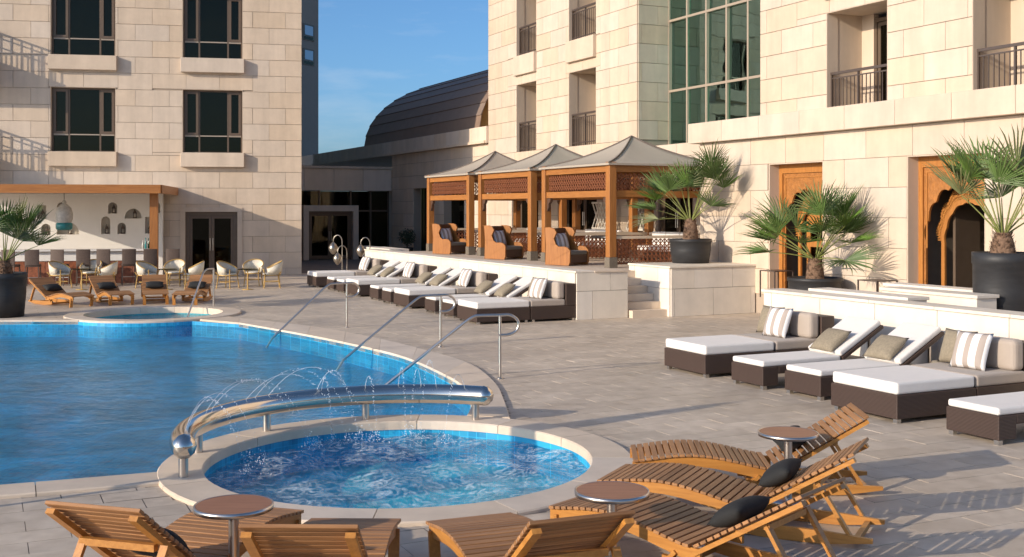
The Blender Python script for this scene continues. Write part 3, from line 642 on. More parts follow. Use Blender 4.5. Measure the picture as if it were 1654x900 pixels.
for di, (x0, x1, z0, z1) in enumerate(wd):
    reveal(WG, (x0, x1, z0, z1), UW-.028, UW+.3, STONE_PLAIN, .02)
    cx = (x0+x1)/2; d = UW+.28; w = (x1-x0)-.04
    fr = MB().box(x0+.02, x0+.13, d-.04, d+.05, z0, z1-.02).box(x1-.13, x1-.02, d-.04, d+.05, z0, z1-.02).box(x0+.13, x1-.13, d-.04, d+.05, z1-.22, z1-.02).obj('door_frame', DOOR_WOOD, WG)
    arch = multifoil(cx, z0+.01, 1.80, w-.30, 2.78, foil=.085)
    MB().prism([(x0+.13, z0), (x1-.13, z0), (x1-.13, z1-.22), (x0+.13, z1-.22)], d, d+.05, [arch]).obj('carved_panel', CARVED, fr)
    bo = MB()
    for a, b, c, e in ((x0+.20, x0+.225, z0+1.2, z1-.3), (x1-.225, x1-.20, z0+1.2, z1-.3)): bo.box(a, b, d-.018, d-.001, c, e)
    bo.box(x0+.225, x1-.225, d-.018, d-.001, z1-.325, z1-.30).obj('moulding', DOOR_WOOD, fr)
    # inner arch set back with pierced lattice between the two
    a2 = multifoil(cx, z0+.01, 1.75, w-.66, 2.50, foil=.03); a3 = multifoil(cx, z0+.01, 1.75, w-.50, 2.60, foil=.03)
    MB().prism(a3, d+.30, d+.35, [[(cx+(x-cx)*.999, z) for x, z in a2]]).obj('inner_arch', DOOR_WOOD, fr)
    lt = MB(); 
    for k in range(46):
        i0 = 4+k*2; p = a3[min(i0, len(a3)-1)]; q = arch[min(i0+3, len(arch)-1)]; q2 = arch[max(i0-3, 0)]
        lt.bar((p[0], d+.325, p[1]), (q[0], d+.325, q[1]), .018, .02); lt.bar((p[0], d+.325, p[1]), (q2[0], d+.325, q2[1]), .018, .02)
    lt.obj('lattice', DOOR_WOOD, fr)
    MB().box(x0, x0+.03, UW+.35, UW+2.4, z0, z1).box(x1-.03, x1, UW+.35, UW+2.4, z0, z1).box(x0+.03, x1-.03, UW+2.35, UW+2.4, z0, z1).box(x0, x1, UW+.35, UW+2.4, z1, z1+.05).box(x0, x1, UW+.35, UW+2.4, z0-.06, z0-.01).obj('vestibule', mat('vestibule', (.14, .115, .09), .8, noise=(2, .2)), fr)
    if di == 0:
        lf = MB().box(x0+.42, x0+.54, d+.42, d+.47, z0, 2.55).box(x1-.54, x1-.42, d+.42, d+.47, z0, 2.55).box(x0+.54, x1-.54, d+.42, d+.47, z0, z0+.75).box(x0+.54, x1-.54, d+.42, d+.47, 2.05, 2.3).box(x0+.54, x1-.54, d+.42, d+.47, 1.55, 1.72).obj('door_leaf', DOOR_WOOD, WG)
        MB().box(x0+.54, x1-.54, d+.44, d+.45, z0+.75, 1.55).box(x0+.54, x1-.54, d+.44, d+.45, 1.72, 2.05).obj('pane', PANE, lf)
    else:
        MB().box(x0+.42, x0+.48, d+.45, d+1.1, z0, 2.4).obj('door_leaf', BRONZE, WG)

# ---------------- low wing at the back with the barrel roof
LWG = thing('vaulted_hall', 'low stone hall with dark brown barrel roof at the back', 'building', (OX, OY, 0), RA)
cols = [(-26.6, -24.9, 0, 3.35), (-22.9, -20.6, 0, 3.35)]
ml = wall_fill(MB(), -29.6, -18.05, 0, 5.0, U0+.05, U0+.4, cols); ml.box(-29.6, -18.05, U0+1.7, U0+9, 0, 5.0)
lwal = ml.obj('wall', STONE_BACK, LWG)
clad(lwal, -29.6, -18.06, .0, 5.0, U0+.05, cols, zoff=4.52, pw=1.3, mtl=STONE_HALL_LIFTED)
for x0, x1, z0, z1 in cols: MB().box(x0-.1, x1+.1, U0+.401, U0+.47, z0, z1+.1).obj('niche_glass', PANE, LWG); MB().box(x0-.1, x1+.1, U0+.55, U0+.6, z0, z1+.1).obj('niche_back', WIND_ROOM, LWG)
for k in range(20): MB().box(-46+k*1.4+.005, -46+(k+1)*1.4-.005, U0-.14, U0+9, 5.005, 5.12 if k < 0 else 5.66).obj('parapet_block', STONE_HALL_LIFTED, LWG)
MB().box(-46, -18.06, U0-.22, U0-.141, 5.0, 5.10).obj('cornice', STONE_HALL_LIFTED, LWG)
sx0, sx1 = -34.2, -19.25; NP = 11; RW, RH = 6.6, 3.75
prof = [(U0+.15+RW*(1-math.cos(PI/2*k/NP)), 5.66+RH*math.sin(PI/2*k/NP)) for k in range(NP+1)]
for k in range(NP):
    (ya, za), (yb, zb) = prof[k], prof[k+1]; nrm = Vector((0, -(zb-za), yb-ya)).normalized(); t = .05
    nn = 5; vs = []; 
    for q in (0, 1):
        yy, zz = (ya, za) if q == 0 else (yb, zb); off = nrm*(t*1.0 if q == 0 else t*.3)
        vs += [(sx0, yy+off.y, zz+off.z), (sx1, yy+off.y, zz+off.z)]
    vs += [(sx0, ya, za), (sx1, ya, za), (sx0, yb, zb), (sx1, yb, zb)]
    MB().add(vs, [(0,1,3,2),(4,6,7,5),(0,4,5,1),(0,2,6,4),(1,5,7,3),(2,3,7,6)]).obj('roof_panel', ROOF, LWG)
pg = [(y, z) for y, z in prof] + [(prof[-1][0], 5.66)]
MB().prism([(y, z) for y, z in pg], sx1-.25, sx1-.2, axis='x').obj('gable', GOLD, LWG)
MB().prism([(y, z) for y, z in pg], sx0+.2, sx0+.25, axis='x').obj('gable', GOLD, LWG)
MB().box(-19.2, -18.06, U0+2.2, U0+2.4, 5.66, 8.2).obj('end_wall', GOLD, LWG)
# lobby front, facing the viewer
LOB = thing('lobby_entrance', 'glazed lobby entrance with stone fascia beside the low hall', 'building', W(-29.6, U0, 0), RA+PI/2)
# local x to the right along b, y away
lob = MB().box(-7.2, 0, .0, .9, 3.28, 4.33).obj('fascia', STONE_BACK, LOB)
for k in range(5): MB().box(-7.2+k*1.44+.008, -7.2+(k+1)*1.44-.008, -.03, 0, 3.29, 4.32).obj('stone_panel', STONE_HALL_LIFTED, lob)
MB().box(-7.3, .04, -.10, .95, 4.335, 4.45).obj('capping', STONE, LOB); MB().box(-.045, 1.2, .42, 3.6, 0, 4.33).obj('side_wall', STONE_PLAIN, LOB)
fr = MB()
for x in (-7.1, -5.9, -4.75, -3.5, -1.95, -.95, -.05): fr.box(x-.04, x+.04, .30, .40, 0, 3.28)
fr.box(-7.1, 0, .31, .39, 2.28, 2.36)
fro = fr.obj('glazing_frame', BRONZE, LOB)
gx = (-7.1, -5.9, -4.75, -3.5, -1.95, -.95, -.05)
for a, b in zip(gx, gx[1:]):
    for c, e in ((.02, 2.28), (2.36, 3.26)): MB().box(a+.04, b-.04, .345, .355, c, e).obj('pane', PANE, fro)
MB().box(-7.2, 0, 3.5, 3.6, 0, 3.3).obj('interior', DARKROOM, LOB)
MB().box(-4.4, -4.14, -.2, .2, 0, 2.3).box(-1.98, -1.72, -.2, .2, 0, 2.3).box(-4.4, -1.72, -.2, .2, 2.3, 2.58).obj('portal', STONE_HALL_LIFTED, LOB)
glass_door(LOB, -4.14, -1.98, 0, 2.3, .02, BRONZE, PANE, 2, .12)

# ================================================================= TERRACES
ZT = 1.06; ZF = .96
TR = thing('raised_terrace', 'raised white travertine terrace carrying the three cabanas', 'terrace', (OX, OY, 0), RA)
core = MB().box(-14.0, -.75, -1.26, -.90, 0, ZT-.04).box(-14.0, -.75, -.90, U0+.15, 0, ZF-.03).box(-.75, .70, -1.26, 0, 0, ZT-.04).box(-.75, .97, .96, UW-.03, 0, ZT+.02)
core.box(-20.5, -14.0, 1.0, U0, 0, .55)
tcore = core.obj('core', WHITE_BACK, TR)
def course(parent, x0, x1, z0, z1, y, pw, mtl, rot=None, split=.55, xoff=0):
    clad(parent, x0, x1, z0, z1, y, (), pw=pw, ph=split, zoff=z0, mtl=mtl, gap=.008, th=.03, rot=rot, xoff=xoff)
course(tcore, -14.0, .70, 0, ZT-.04, -1.26, 1.3, WHITE_STONE, split=.62)
course(tcore, -1.29, 0, 0, ZT-.04, .70, .9, WHITE_STONE, rot='x', split=.62)
course(tcore, .96, UW-.03, 0, ZT+.02, .97, 1.05, WHITE_STONE, rot='x', split=.62)
course(tcore, -.75, .97, 0, ZT+.02, .96, 1.0, WHITE_STONE, split=.62, rot=None)
for k in range(10): MB().box(-14.02+k*1.476, -14.02+(k+1)*1.476-.006, -1.32, -.85, ZT-.04, ZT).obj('coping_slab', WHITE_STONE, TR, bevel=.005, seg=1)
MB().box(-14.0, -.75, -.90, U0-.05, ZF-.03, ZF).box(-.75, .76, -.85, .03, ZT-.04, ZT-.005).obj('terrace_floor', COPING, TR)
MB().box(-.75, 1.03, .90, UW-.03, ZT+.02, ZT+.065).obj('coping_slab', WHITE_STONE, TR, bevel=.005, seg=1)
for k in range(6):
    MB().box(-.75, .88-k*.27, .031, .925, k*.16+.003 if k else 0, (k+1)*.16).obj('step', COPING, TR)
MB().box(-20.5, -19.3, .7, .998, 0, .95).obj('planter_wall', WHITE_STONE, TR); MB().box(-17.2, -14.6, -.2, .5, 0, 1.02).obj('planter_wall', WHITE_STONE, TR)

TR2 = thing('side_terrace', 'white travertine terrace wall behind the wicker daybeds on the right', 'terrace', (OX, OY, 0), RA)
core2 = MB().box(6.88, 15.5, -1.08, -.72, 0, 1.02).box(6.88, 15.5, -.72, UW-.04, 0, .43).box(4.6, 6.88, .75, UW-.04, 0, .43).box(3.2, 4.6, 2.0, UW-.04, 0, .43).box(2.05, 3.2, 2.75, UW-.04, 0, .43).obj('core', WHITE_BACK, TR2)
course(core2, 6.88, 15.5, 0, 1.02, -1.08, 1.18, WHITE_STONE, split=1.02)
for k in range(7): MB().box(6.84+k*1.25, 6.84+(k+1)*1.25-.006, -1.14, -.68, 1.02, 1.065).obj('coping_slab', WHITE_STONE, TR2, bevel=.005, seg=1)
MB().box(6.88, 15.5, -.68, UW-.04, .43, .445).box(4.6, 6.88, .75, UW-.04, .43, .445).box(3.2, 4.6, 2.0, UW-.04, .43, .445).box(2.05, 3.2, 2.75, UW-.04, .43, .445).obj('terrace_floor', COPING, TR2)
for (x0, x1, y0, y1, z1) in ((7.45, 9.57, -.6, -.22, 1.10), (8.2, 10.1, .22, .62, 1.14), (7.2, 9.2, 1.25, 1.6, 1.12)):
    pl = MB().box(x0, x1, y0, y1, .446, z1-.05).obj('planter_wall', WHITE_STONE, TR2)
    MB().box(x0-.03, x1+.03, y0-.03, y1+.03, z1-.049, z1).obj('planter_capping', WHITE_STONE, pl, bevel=.005, seg=1)

# ================================================================= CABANAS
def lattice_mesh(L, H, step=.125, bw=.016, th=.02):
    m = MB(); k = -H
    while k < L:
        for sgn in (1, -1):
            a0, a1 = max(k, 0), min(k+H, L)
            if a1-a0 > .02:
                z0, z1 = (a0-k, a1-k) if sgn > 0 else (H-(a0-k), H-(a1-k))
                m.bar((a0, .004*sgn, z0), (a1, .004*sgn, z1), th, bw, (0, 0, 1))
        k += step
    n = int(L/step)
    for q in range(n+1): m.box(q*step-.006, q*step+.006, -.012, .012, 0, H)
    me = m.mesh('lattice'); me.materials.append(LATTICE); return me
CW, CD = 3.46, 3.3; CS, CU = -1.75, 1.03
LTX = lattice_mesh(CW-.36, .40); LTY = lattice_mesh(CD-.36, .40); LBX = lattice_mesh(CW-.36, .62); LBY = lattice_mesh(CD-.36, .62)
def make_cabana(label):
    c = thing('cabana', label, 'cabana', W(CS, CU, ZF), RA, 'cabanas on the raised terrace')
    # local x from -CW..0 , y 0..CD ; z from terrace
    H = 2.60; pw = .20
    for x in (-CW, 0):
        for y in (0, CD):
            p = MB().box(x-pw/2, x+pw/2, y-pw/2, y+pw/2, .26, H).obj('post', CAB_WOOD, c, bevel=.008, seg=1)
            MB().box(x-pw/2-.02, x+pw/2+.02, y-pw/2-.02, y+pw/2+.02, 0, .26).obj('plinth', WICKER_LIGHT, p, bevel=.008, seg=1)
    for y in (0, CD):
        MB().box(-CW+pw/2, -pw/2, y-.06, y+.06, H-.24, H-.02).obj('beam', CAB_WOODX, c)
        MB().box(-CW+pw/2, -pw/2, y-.05, y+.05, H-.86, H-.70).obj('rail', CAB_WOODX, c)
        mkobj('lattice_panel', LTX, None, c, (-CW+.18, y, H-.67))
    for x in (-CW, 0):
        MB().box(x-.06, x+.06, pw/2, CD-pw/2, H-.24, H-.02).obj('beam', CAB_WOODY, c)
        MB().box(x-.05, x+.05, pw/2, CD-pw/2, H-.86, H-.70).obj('rail', CAB_WOODY, c)
        mkobj('lattice_panel', LTY, None, c, (x, .18, H-.67), (0, 0, PI/2))
    # low lattice balustrade at the sides and back
    mkobj('balustrade', LBY, None, c, (0, .18, .08), (0, 0, PI/2)); mkobj('balustrade', LBY, None, c, (-CW, .18, .08), (0, 0, PI/2)); mkobj('balustrade', LBX, None, c, (-CW+.18, CD, .08))
    MB().box(-.07, .07, pw/2, CD-pw/2, .71, .78).box(-CW-.07, -CW+.07, pw/2, CD-pw/2, .71, .78).box(-CW+pw/2, -pw/2, CD-.07, CD+.07, .71, .78).obj('balustrade_rail', COPING, c)
    for x, sg in ((-CW+pw/2, 1), (-pw/2, -1)):
        for y in (0, CD):
            pts = [(x, H-.87), (x+sg*.22, H-.87), (x+sg*.20, H-.95), (x+sg*.10, H-1.02), (x+sg*.10, H-1.12), (x+sg*.03, H-1.20), (x, H-1.22)]
            MB().prism(pts, y-.04, y+.04).obj('bracket', DARKWOOD, c)
    # canopy
    e = .16; nq, ns = 14, 8; m = MB(); vs = []; px, py = -CW/2, CD/2; ring = []
    x0, x1, y0, y1 = -CW-e, e, -e, CD+e
    for k in range(ns): ring.append((x0+(x1-x0)*k/ns, y0))
    for k in range(ns): ring.append((x1, y0+(y1-y0)*k/ns))
    for k in range(ns): ring.append((x1-(x1-x0)*k/ns, y1))
    for k in range(ns): ring.append((x0, y1-(y1-y0)*k/ns))
    R = len(ring); hz = lambda q: H-.03 + .80*(.45*q + .55*q**2.2)
    for i in range(nq+1):
        q = i/nq
        for k, (x, y) in enumerate(ring):
            sag = -.035*math.sin(PI*((k % ns)/ns))*math.sin(PI*q)
            vs.append((x+(px-x)*q, y+(py-y)*q, hz(q)+sag))
    fs = [(i*R+k, i*R+(k+1)%R, (i+1)*R+(k+1)%R, (i+1)*R+k) for i in range(nq) for k in range(R)]
    m.add(vs, fs, True); m.add(vs[:R] + [(x, y, z-.05) for x, y, z in vs[:R]], [(k, (k+1)%R, R+(k+1)%R, R+k) for k in range(R)])
    can = m.obj('canopy', TENT, c)
    for k in (0, ns, 2*ns, 3*ns): MB().tube([Vector(vs[i*R+k])+Vector((0, 0, .012)) for i in range(nq+1)], .022, 5).obj('seam', SEAM, can)
    return c
cab = make_cabana('nearest cabana, at the terrace steps, with grey tent roof'); km = kid_map(cab)
for ds, lb in ((-4.32, 'middle cabana of the three with grey tent roof'), (-8.70, 'farthest cabana, beside the shaded hall wall')):
    c = copy_tree(cab, km); c.location = W(CS+ds, CU, ZF); c['label'] = lb

def wing_chair(loc, rz, label):
    t = thing('wing_chair', label, 'chair', loc, rz, 'wing chairs on the terrace')
    # faces +x, width along y
    prof = [(x*1.08, z*.78) for x, z in [(-.36, .02), (.34, .02), (.38, .12), (.38, .50), (.33, .58), (.22, .62), (.05, .62), (-.05, .70), (-.10, .88), (-.02, 1.08), (-.08, 1.20), (-.22, 1.24), (-.38, 1.24), (-.34, .7)]]
    for y in (-.40, .36): MB().prism(prof, y, y+.04).obj('side_panel', CAB_WOOD, t, bevel=.006, seg=1)
    MB().prism([(-.38, .2), (-.32, .2), (-.34, .95), (-.40, .95)], -.36, .36).obj('back_panel', DARKWOOD, t)
    MB().box(-.32, .38, -.36, .36, .08, .28).obj('seat_box', DARKWOOD, t)
    MB().box(-.31, .40, -.35, .35, .282, .38).obj('seat_cushion', mat('grey_cushion', (.2, .185, .16), .9) if 'grey_cushion' not in bpy.data.materials else bpy.data.materials['grey_cushion'], t, bevel=.03)
    return t
def pillow_mesh(w, h, th, mtl, n=12):
    m = MB(); vs = []
    for sgn in (1, -1):
        for i in range(n+1):
            for j in range(n+1):
                a, b = -1+2*i/n, -1+2*j/n; f = max(0, (1-abs(a)**2.6)*(1-abs(b)**2.6))**.55
                px = a*(1-.07*(1-b*b)*abs(a)**3); pz = b*(1-.07*(1-a*a)*abs(b)**3)
                vs.append((px*w/2, sgn*th/2*f, pz*h/2))
    N = (n+1)**2
    fs = [(i*(n+1)+j, (i+1)*(n+1)+j, (i+1)*(n+1)+j+1, i*(n+1)+j+1) for i in range(n) for j in range(n)]
    m.add(vs, fs + [tuple(N+q for q in f[::-1]) for f in fs], True); me = m.mesh('pillow')
    bm = bmesh.new(); bm.from_mesh(me); bmesh.ops.remove_doubles(bm, verts=bm.verts, dist=1e-4); bm.to_mesh(me); bm.free(); me.materials.append(mtl); return me
P_BLACK = pillow_mesh(.46, .27, .15, BLACK_FAB); P_OLIVE = pillow_mesh(.50, .45, .17, OLIVE_FAB); P_STRIPE = pillow_mesh(.50, .48, .18, STRIPE_FAB); P_TAUPE = pillow_mesh(.50, .45, .17, TAUPE_FAB)
def put(name, me, M_, label, cat, group=None):
    o = mkobj(name, me, None); o.matrix_world = M_; return tag(o, label, cat, group)
ANG = -.72
for (s, u), nm in zip(((-3.46, .72), (-7.3, .72), (-11.4, .72)), ('nearest cabana', 'middle cabana', 'farthest cabana')):
    p = W(s, u, ZF); wing_chair(p, ANG, 'orange wooden wing chair at the front of the '+nm)
    Mx = Matrix.Translation(p) @ Matrix.Rotation(ANG, 4, 'Z') @ Matrix.Translation((-.14, -.02, .60)) @ Matrix.Rotation(rad(90), 4, 'Z') @ Matrix.Rotation(rad(-18), 4, 'X')
    put('pillow', P_STRIPE, Mx, 'striped pillow on the wing chair of the '+nm, 'pillow', 'pillows on the wing chairs')
    tb = thing('dining_table', 'dark round table inside the '+nm, 'table', W(s+.1, 2.1, ZF), 0, 'dark tables in the cabanas')
    MB().lathe([(0, .68), (.62, .68), (.64, .70), (.64, .73), (.62, .745), (0, .745)], 28).obj('table_top', mat('dark_table', (.03, .025, .022), .25) if 'dark_table' not in bpy.data.materials else bpy.data.materials['dark_table'], tb)
    MB().lathe([(.28, 0), (.27, .03), (.06, .06), (.05, .40), (.09, .679)], 16).obj('pedestal', DARKWOOD, tb)
    sf = thing('bench', 'pale cushioned bench along the back of the '+nm, 'bench', W(s-.1, 3.85, ZF), RA, 'cushioned benches in the cabanas')
    MB().box(-1.05, 1.05, -.28, .28, .08, .30).box(-1.0, -.94, -.25, .25, 0, .08).box(.94, 1.0, -.25, .25, 0, .08).obj('base', DARKWOOD, sf)
    MB().box(-1.05, 1.05, -.30, .30, .302, .44).obj('seat_cushion', WHITE_FAB, sf, bevel=.03)
    for k in range(3): MB().box(-1.03+k*.69, -1.03+(k+1)*.69-.02, .17, .30, .442, .82).obj('back_cushion', WHITE_FAB, sf, bevel=.03)
# white fretwork screens against the wall behind the cabanas
def fret(loc, label):
    t = thing('fretwork_screen', label, 'screen', loc, RA, 'white fretwork screens')
    m = MB(); n = 7; Wd, Hd = 1.3, .75; st = Wd/n
    for i in range(n+1): m.bar((i*st, 0, 0), (min(Wd, i*st+Hd*.6), 0, Hd), .03, .035); m.bar((i*st, .01, Hd), (min(Wd, i*st+Hd*.6), .01, 0), .03, .035)
    m.box(-.03, Wd+.03, -.02, .03, -.06, 0).box(-.03, Wd+.03, -.02, .03, Hd, Hd+.06)
    m.obj('fretwork', WHITE_FRET, t)
    MB().box(.05, .11, -.02, .04, -.86, -.06).box(Wd-.11, Wd-.05, -.02, .04, -.86, -.06).obj('leg', WHITE_FRET, t)
fret(W(-9.3, U0-.3, ZF+.86), 'white fretwork screen behind the middle cabana'); fret(W(-7.2, U0-.3, ZF+.86), 'white fretwork screen in the gap behind the nearest cabana'); fret(W(-3.2, U0-.3, ZF+.86), 'white fretwork screen behind the potted palm on the steps block')
for d in gdoors: glass_door(RBD, d[0], d[1], d[2], d[3], U0+.26, BRONZE, PANE, 2, .1)

# ================================================================= WICKER LOUNGERS
def rbox(w0, w1, d0, d1, h0, h1, r): return dict(b=(w0, w1, d0, d1, h0, h1), r=r)
def cush(parent, name, x0, x1, y0, y1, z0, z1, mtl, r=.035):
    return MB().box(x0, x1, y0, y1, z0, z1).obj(name, mtl, parent, bevel=r, seg=3)
def smooth_all(o):
    for p in o.data.polygons: p.use_smooth = True
def daybed(label, group):
    # local x: width 0..-1.06 (near side at x=0), y: length from foot 0 to head 2.35
    t = thing('daybed', label, 'daybed', (0, 0, 0), RA, group); w = 1.06
    MB().box(-w, 0, 0, 1.24, .05, .32).obj('footstool_base', WICKER, t, bevel=.012, seg=2)
    MB().box(-w, 0, 1.255, 2.35, .05, .32).obj('seat_base', WICKER, t, bevel=.012, seg=2)
    MB().box(-w, 0, 2.10, 2.35, .322, .79).obj('back_frame', WICKER, t, bevel=.012, seg=2)
    for x in (-w+.06, -.06):
        for y in (.06, 1.16, 1.33, 2.29): MB().box(x-.03, x+.03, y-.03, y+.03, 0, .049).obj('foot', FOOT, t)
    cush(t, 'footstool_cushion', -w+.01, -.01, .01, 1.235, .322, .46, WHITE_FAB, .03); cush(t, 'seat_cushion', -w+.01, -.01, 1.26, 2.09, .322, .46, TAUPE_FAB, .03)
    for k in range(2):
        o = cush(t, 'back_cushion', -w+.02+k*.52, -w+.53+k*.52-.01, 1.90, 2.09, .462, .84, TAUPE_FAB, .06); o.rotation_euler = (0, 0, 0)
    return t
def lounger_w(label, group):
    t = thing('wicker_lounger', label, 'sun lounger', (0, 0, 0), RA, group); w = .68
    MB().box(-w, 0, 0, .26, .05, .30).obj('foot_block', WICKER, t, bevel=.012, seg=2)
    MB().box(-w, 0, 1.75, 1.98, .05, .30).obj('head_block', WICKER, t, bevel=.012, seg=2)
    MB().box(-w, 0, .262, 1.748, .20, .30).obj('bed_frame', WICKER, t, bevel=.01, seg=1)
    for x in (-w+.05, -.05):
        for y in (.05, 1.93): MB().box(x-.03, x+.03, y-.03, y+.03, 0, .049).obj('foot', FOOT, t)
    cush(t, 'seat_cushion', -w+.01, -.01, .01, 1.36, .302, .38, WHITE_FAB, .025)
    an = rad(29); L = .86; bk = MB().box(-w, 0, 0, L, -.06, -.005).obj('backrest_frame', WICKER, t, (0, 1.37, .36), (an, 0, 0), bevel=.01, seg=1)
    cb = cush(t, 'back_cushion', -w+.01, -.01, 0, L-.01, 0, .085, WHITE_FAB, .028); cb.location = (0, 1.37, .36); cb.rotation_euler = (an, 0, 0)
    [MB().bar((x, 1.9, .60), (x, 1.9, .30), .03, .03).obj('backrest_prop', STEEL_BRUSH, t) for x in (-w+.04, -.04)]
    return t
GA, GB, GC, GD = 'daybeds along the terrace wall', 'wicker loungers along the terrace wall', 'daybeds along the right-hand wall', 'wicker loungers along the right-hand wall'
db = daybed('wicker daybed nearest the right-hand corner of the deck', GC); lg = lounger_w('x', GD); km = kid_map(db)
rp = random.Random(3)
def pillow_at(me, s, u, z, yaw, tilt, label, group='pillows on the wicker beds', roll=0):
    Mx = Matrix.Translation(W(s, u, z)) @ Matrix.Rotation(RA+yaw, 4, 'Z') @ Matrix.Rotation(tilt, 4, 'X') @ Matrix.Rotation(roll, 4, 'Y')
    put('pillow', me, Mx, label, 'pillow', group)
first = {'d': True, 'l': True}
def place(kind, s, u, label, group):
    proto = db if kind == 'd' else lg
    o = proto if first[kind] else copy_tree(proto, km); first[kind] = False
    o.location = W(s+rp.uniform(-.02, .02), u+rp.uniform(-.03, .03)); o.rotation_euler.z = RA+rp.uniform(-.018, .018); o['label'] = label; o['group'] = group
    if kind == 'd':
        pillow_at(P_OLIVE, s-.82, u+1.80, .68, rp.uniform(-.1, .15), rad(-20), 'olive woven pillow on the '+label, 'olive pillows on the daybeds')
        pillow_at(P_STRIPE, s-.50, u+1.68, .68, rp.uniform(-.1, .2), rad(-22), 'striped pillow on the '+label, 'striped pillows on the daybeds')
    else:
        pillow_at(P_OLIVE, s-.34+rp.uniform(-.05, .05), u+1.42, .56, rp.uniform(-.12, .12), rad(-52), 'olive woven pillow on the '+label, 'olive pillows on the wicker loungers')
place('d', 8.79, -3.64, 'wicker daybed farthest back on the right, beside the wall end', GC)
place('l', 9.99, -3.53, 'wicker lounger next to the farthest right-hand daybed', GD)
place('l', 10.94, -3.44, 'wicker lounger between its twin and the large front daybed', GD)
place('d', 12.52, -3.70, 'largest wicker daybed in the right foreground with striped pillow', GC)
place('l', 13.80, -3.58, 'wicker lounger cut off by the right edge of the picture', GD)
nm = ['nearest', 'second', 'third', 'farthest']
for k in range(4):
    s = .72 - k*4.05
    place('d', s, -3.66, nm[k]+' wicker daybed along the cabana terrace wall', GA)
    if k < 3:
        place('l', s-1.55, -3.56, 'near wicker lounger of the pair behind the '+nm[k]+' terrace daybed', GB)
        place('l', s-2.65, -3.56, 'far wicker lounger of the pair behind the '+nm[k]+' terrace daybed', GB)
sd = thing('wicker_stool', 'small round taupe wicker stool beside the largest front daybed', 'stool', W(11.25, -1.62), 0)
MB().lathe([(0, .40), (.19, .40), (.21, .38), (.20, .2), (.19, .03), (.17, 0)], 20).obj('body', WICKER_LIGHT, sd); MB().lathe([(0, .425), (.17, .425), (.18, .401)], 20).obj('lid', OLIVE_FAB, sd)

# ================================================================= TEAK LOUNGERS
HB = .30
def bedz(x):      # wave of the lying surface, foot at 0
    t = x/1.22
    return .27 + .085*math.sin(PI*min(1, t*1.08))**1.3*(1-.25*t) - .05*t
SLAT_L = MB().box(-.023, .023, -.31, .31, -.011, .011).mesh('slat', bevel=.003, seg=1); SLAT_L.materials.append(TEAK_SLAT)
def teak_lounger(label, group, back=rad(38), bl=.86):
    t = thing('teak_lounger', label, 'sun lounger', (0, 0, 0), 0, group)
    hx, hz = 1.20, bedz(1.20)
    for y in (-.285, .255):
        top = [(x, bedz(x)-.012) for x in [1.24*k/16 for k in range(17)]]
        MB().prism(top + [(x, z-.085) for x, z in top[::-1]], y, y+.03).obj('side_rail', TEAK_RAIL, t)
        q = .95; rn = [(q, .03), (1.35, .0), (1.75, .01), (2.08, .055), (2.08, .085), (1.75, .10), (1.35, .10), (q, .12)]
        MB().prism(rn, y-.001, y+.031).obj('runner', TEAK_RAIL, t)
        MB().bar((1.0, y+.015, .10), (1.06, y+.015, hz-.06), .028, .07, (0, 1, 0)).obj('rear_leg', TEAK_RAIL, t)
        MB().bar((.10, y+.015, .0), (.06, y+.015, bedz(.06)-.05), .028, .075, (0, 1, 0)).obj('front_leg', TEAK_RAIL, t)
    n = 21
    for k in range(n):
        x = .028 + k*(1.20-.03)/n; sl = math.atan2(bedz(x+.01)-bedz(x-.01), .02)
        mkobj('slat', SLAT_L, None, t, (x, 0, bedz(x)), (0, -sl, 0))
    ca, sa = math.cos(back), math.sin(back)
    def bp(l, off=0): return Vector((hx+l*ca-off*sa, 0, hz+l*sa+off*ca))
    for y in (-.285, .255):
        a, b = bp(-.03, -.04), bp(bl, -.04)
        MB().bar((a.x, y+.015, a.z), (b.x, y+.015, b.z), .03, .055, (0, 1, 0)).obj('back_rail', TEAK_RAIL, t)
        c = bp(bl*.62, -.06)
        MB().bar((c.x, y+.05, c.z), (1.92, y+.05, .075), .026, .05, (0, 1, 0)).obj('back_prop', TEAK_RAIL, t)
    c = bp(bl*.62, -.075); MB().box(c.x-.02, c.x+.02, -.25, .25, c.z-.02, c.z+.02).obj('cross_bar', TEAK_RAIL, t)
    MB().box(1.94, 1.98, -.25, .25, .03, .07).obj('base_bar', TEAK_RAIL, t); MB().box(1.0, 1.04, -.25, .25, .03, .07).obj('base_bar', TEAK_RAIL, t)
    nb = 15
    for k in range(nb):
        p = bp(.03 + k*(bl-.03)/(nb-1)); mkobj('slat', SLAT_L, None, t, p, (0, -back, 0))
    return t
def tl_pillow(loc, h, label, dx=1.36, tilt=52):
    Mx = Matrix.Translation(loc) @ Matrix.Rotation(h, 4, 'Z') @ Matrix.Translation((dx, 0, .42)) @ Matrix.Rotation(rad(90), 4, 'Z') @ Matrix.Rotation(rad(tilt), 4, 'X')
    put('pillow', P_BLACK, Mx, label, 'pillow', 'black pillows on the teak loungers')
tk = teak_lounger('x', 'teak loungers round the whirlpool'); km = kid_map(tk)
fg = [((-1.76, 7.95), -107, 'teak lounger seen from behind at the bottom left corner', 'black pillow on the leftmost foreground teak lounger'),
      ((-1.07, 7.65), -91, 'teak lounger seen from behind between the two left-hand side tables', None),
      ((-.30, 7.69), -69, 'teak lounger with its dark back to the viewer at the bottom centre', None),
      ((.46, 8.20), -41, 'teak lounger in right foreground with black pillow and low base in shadow', 'black pillow on the teak lounger nearest the bottom right'),
      ((.80, 9.0), -27, 'middle teak lounger of the right-hand three, curving toward the whirlpool', 'black pillow on the middle of the three right-hand teak loungers'),
      ((1.04, 9.72), -4, 'teak lounger behind the right-hand round side table', 'black pillow on the teak lounger behind the side table')]
tk3 = teak_lounger('x', 'teak loungers round the whirlpool', rad(31), .86); km = kid_map(tk3)
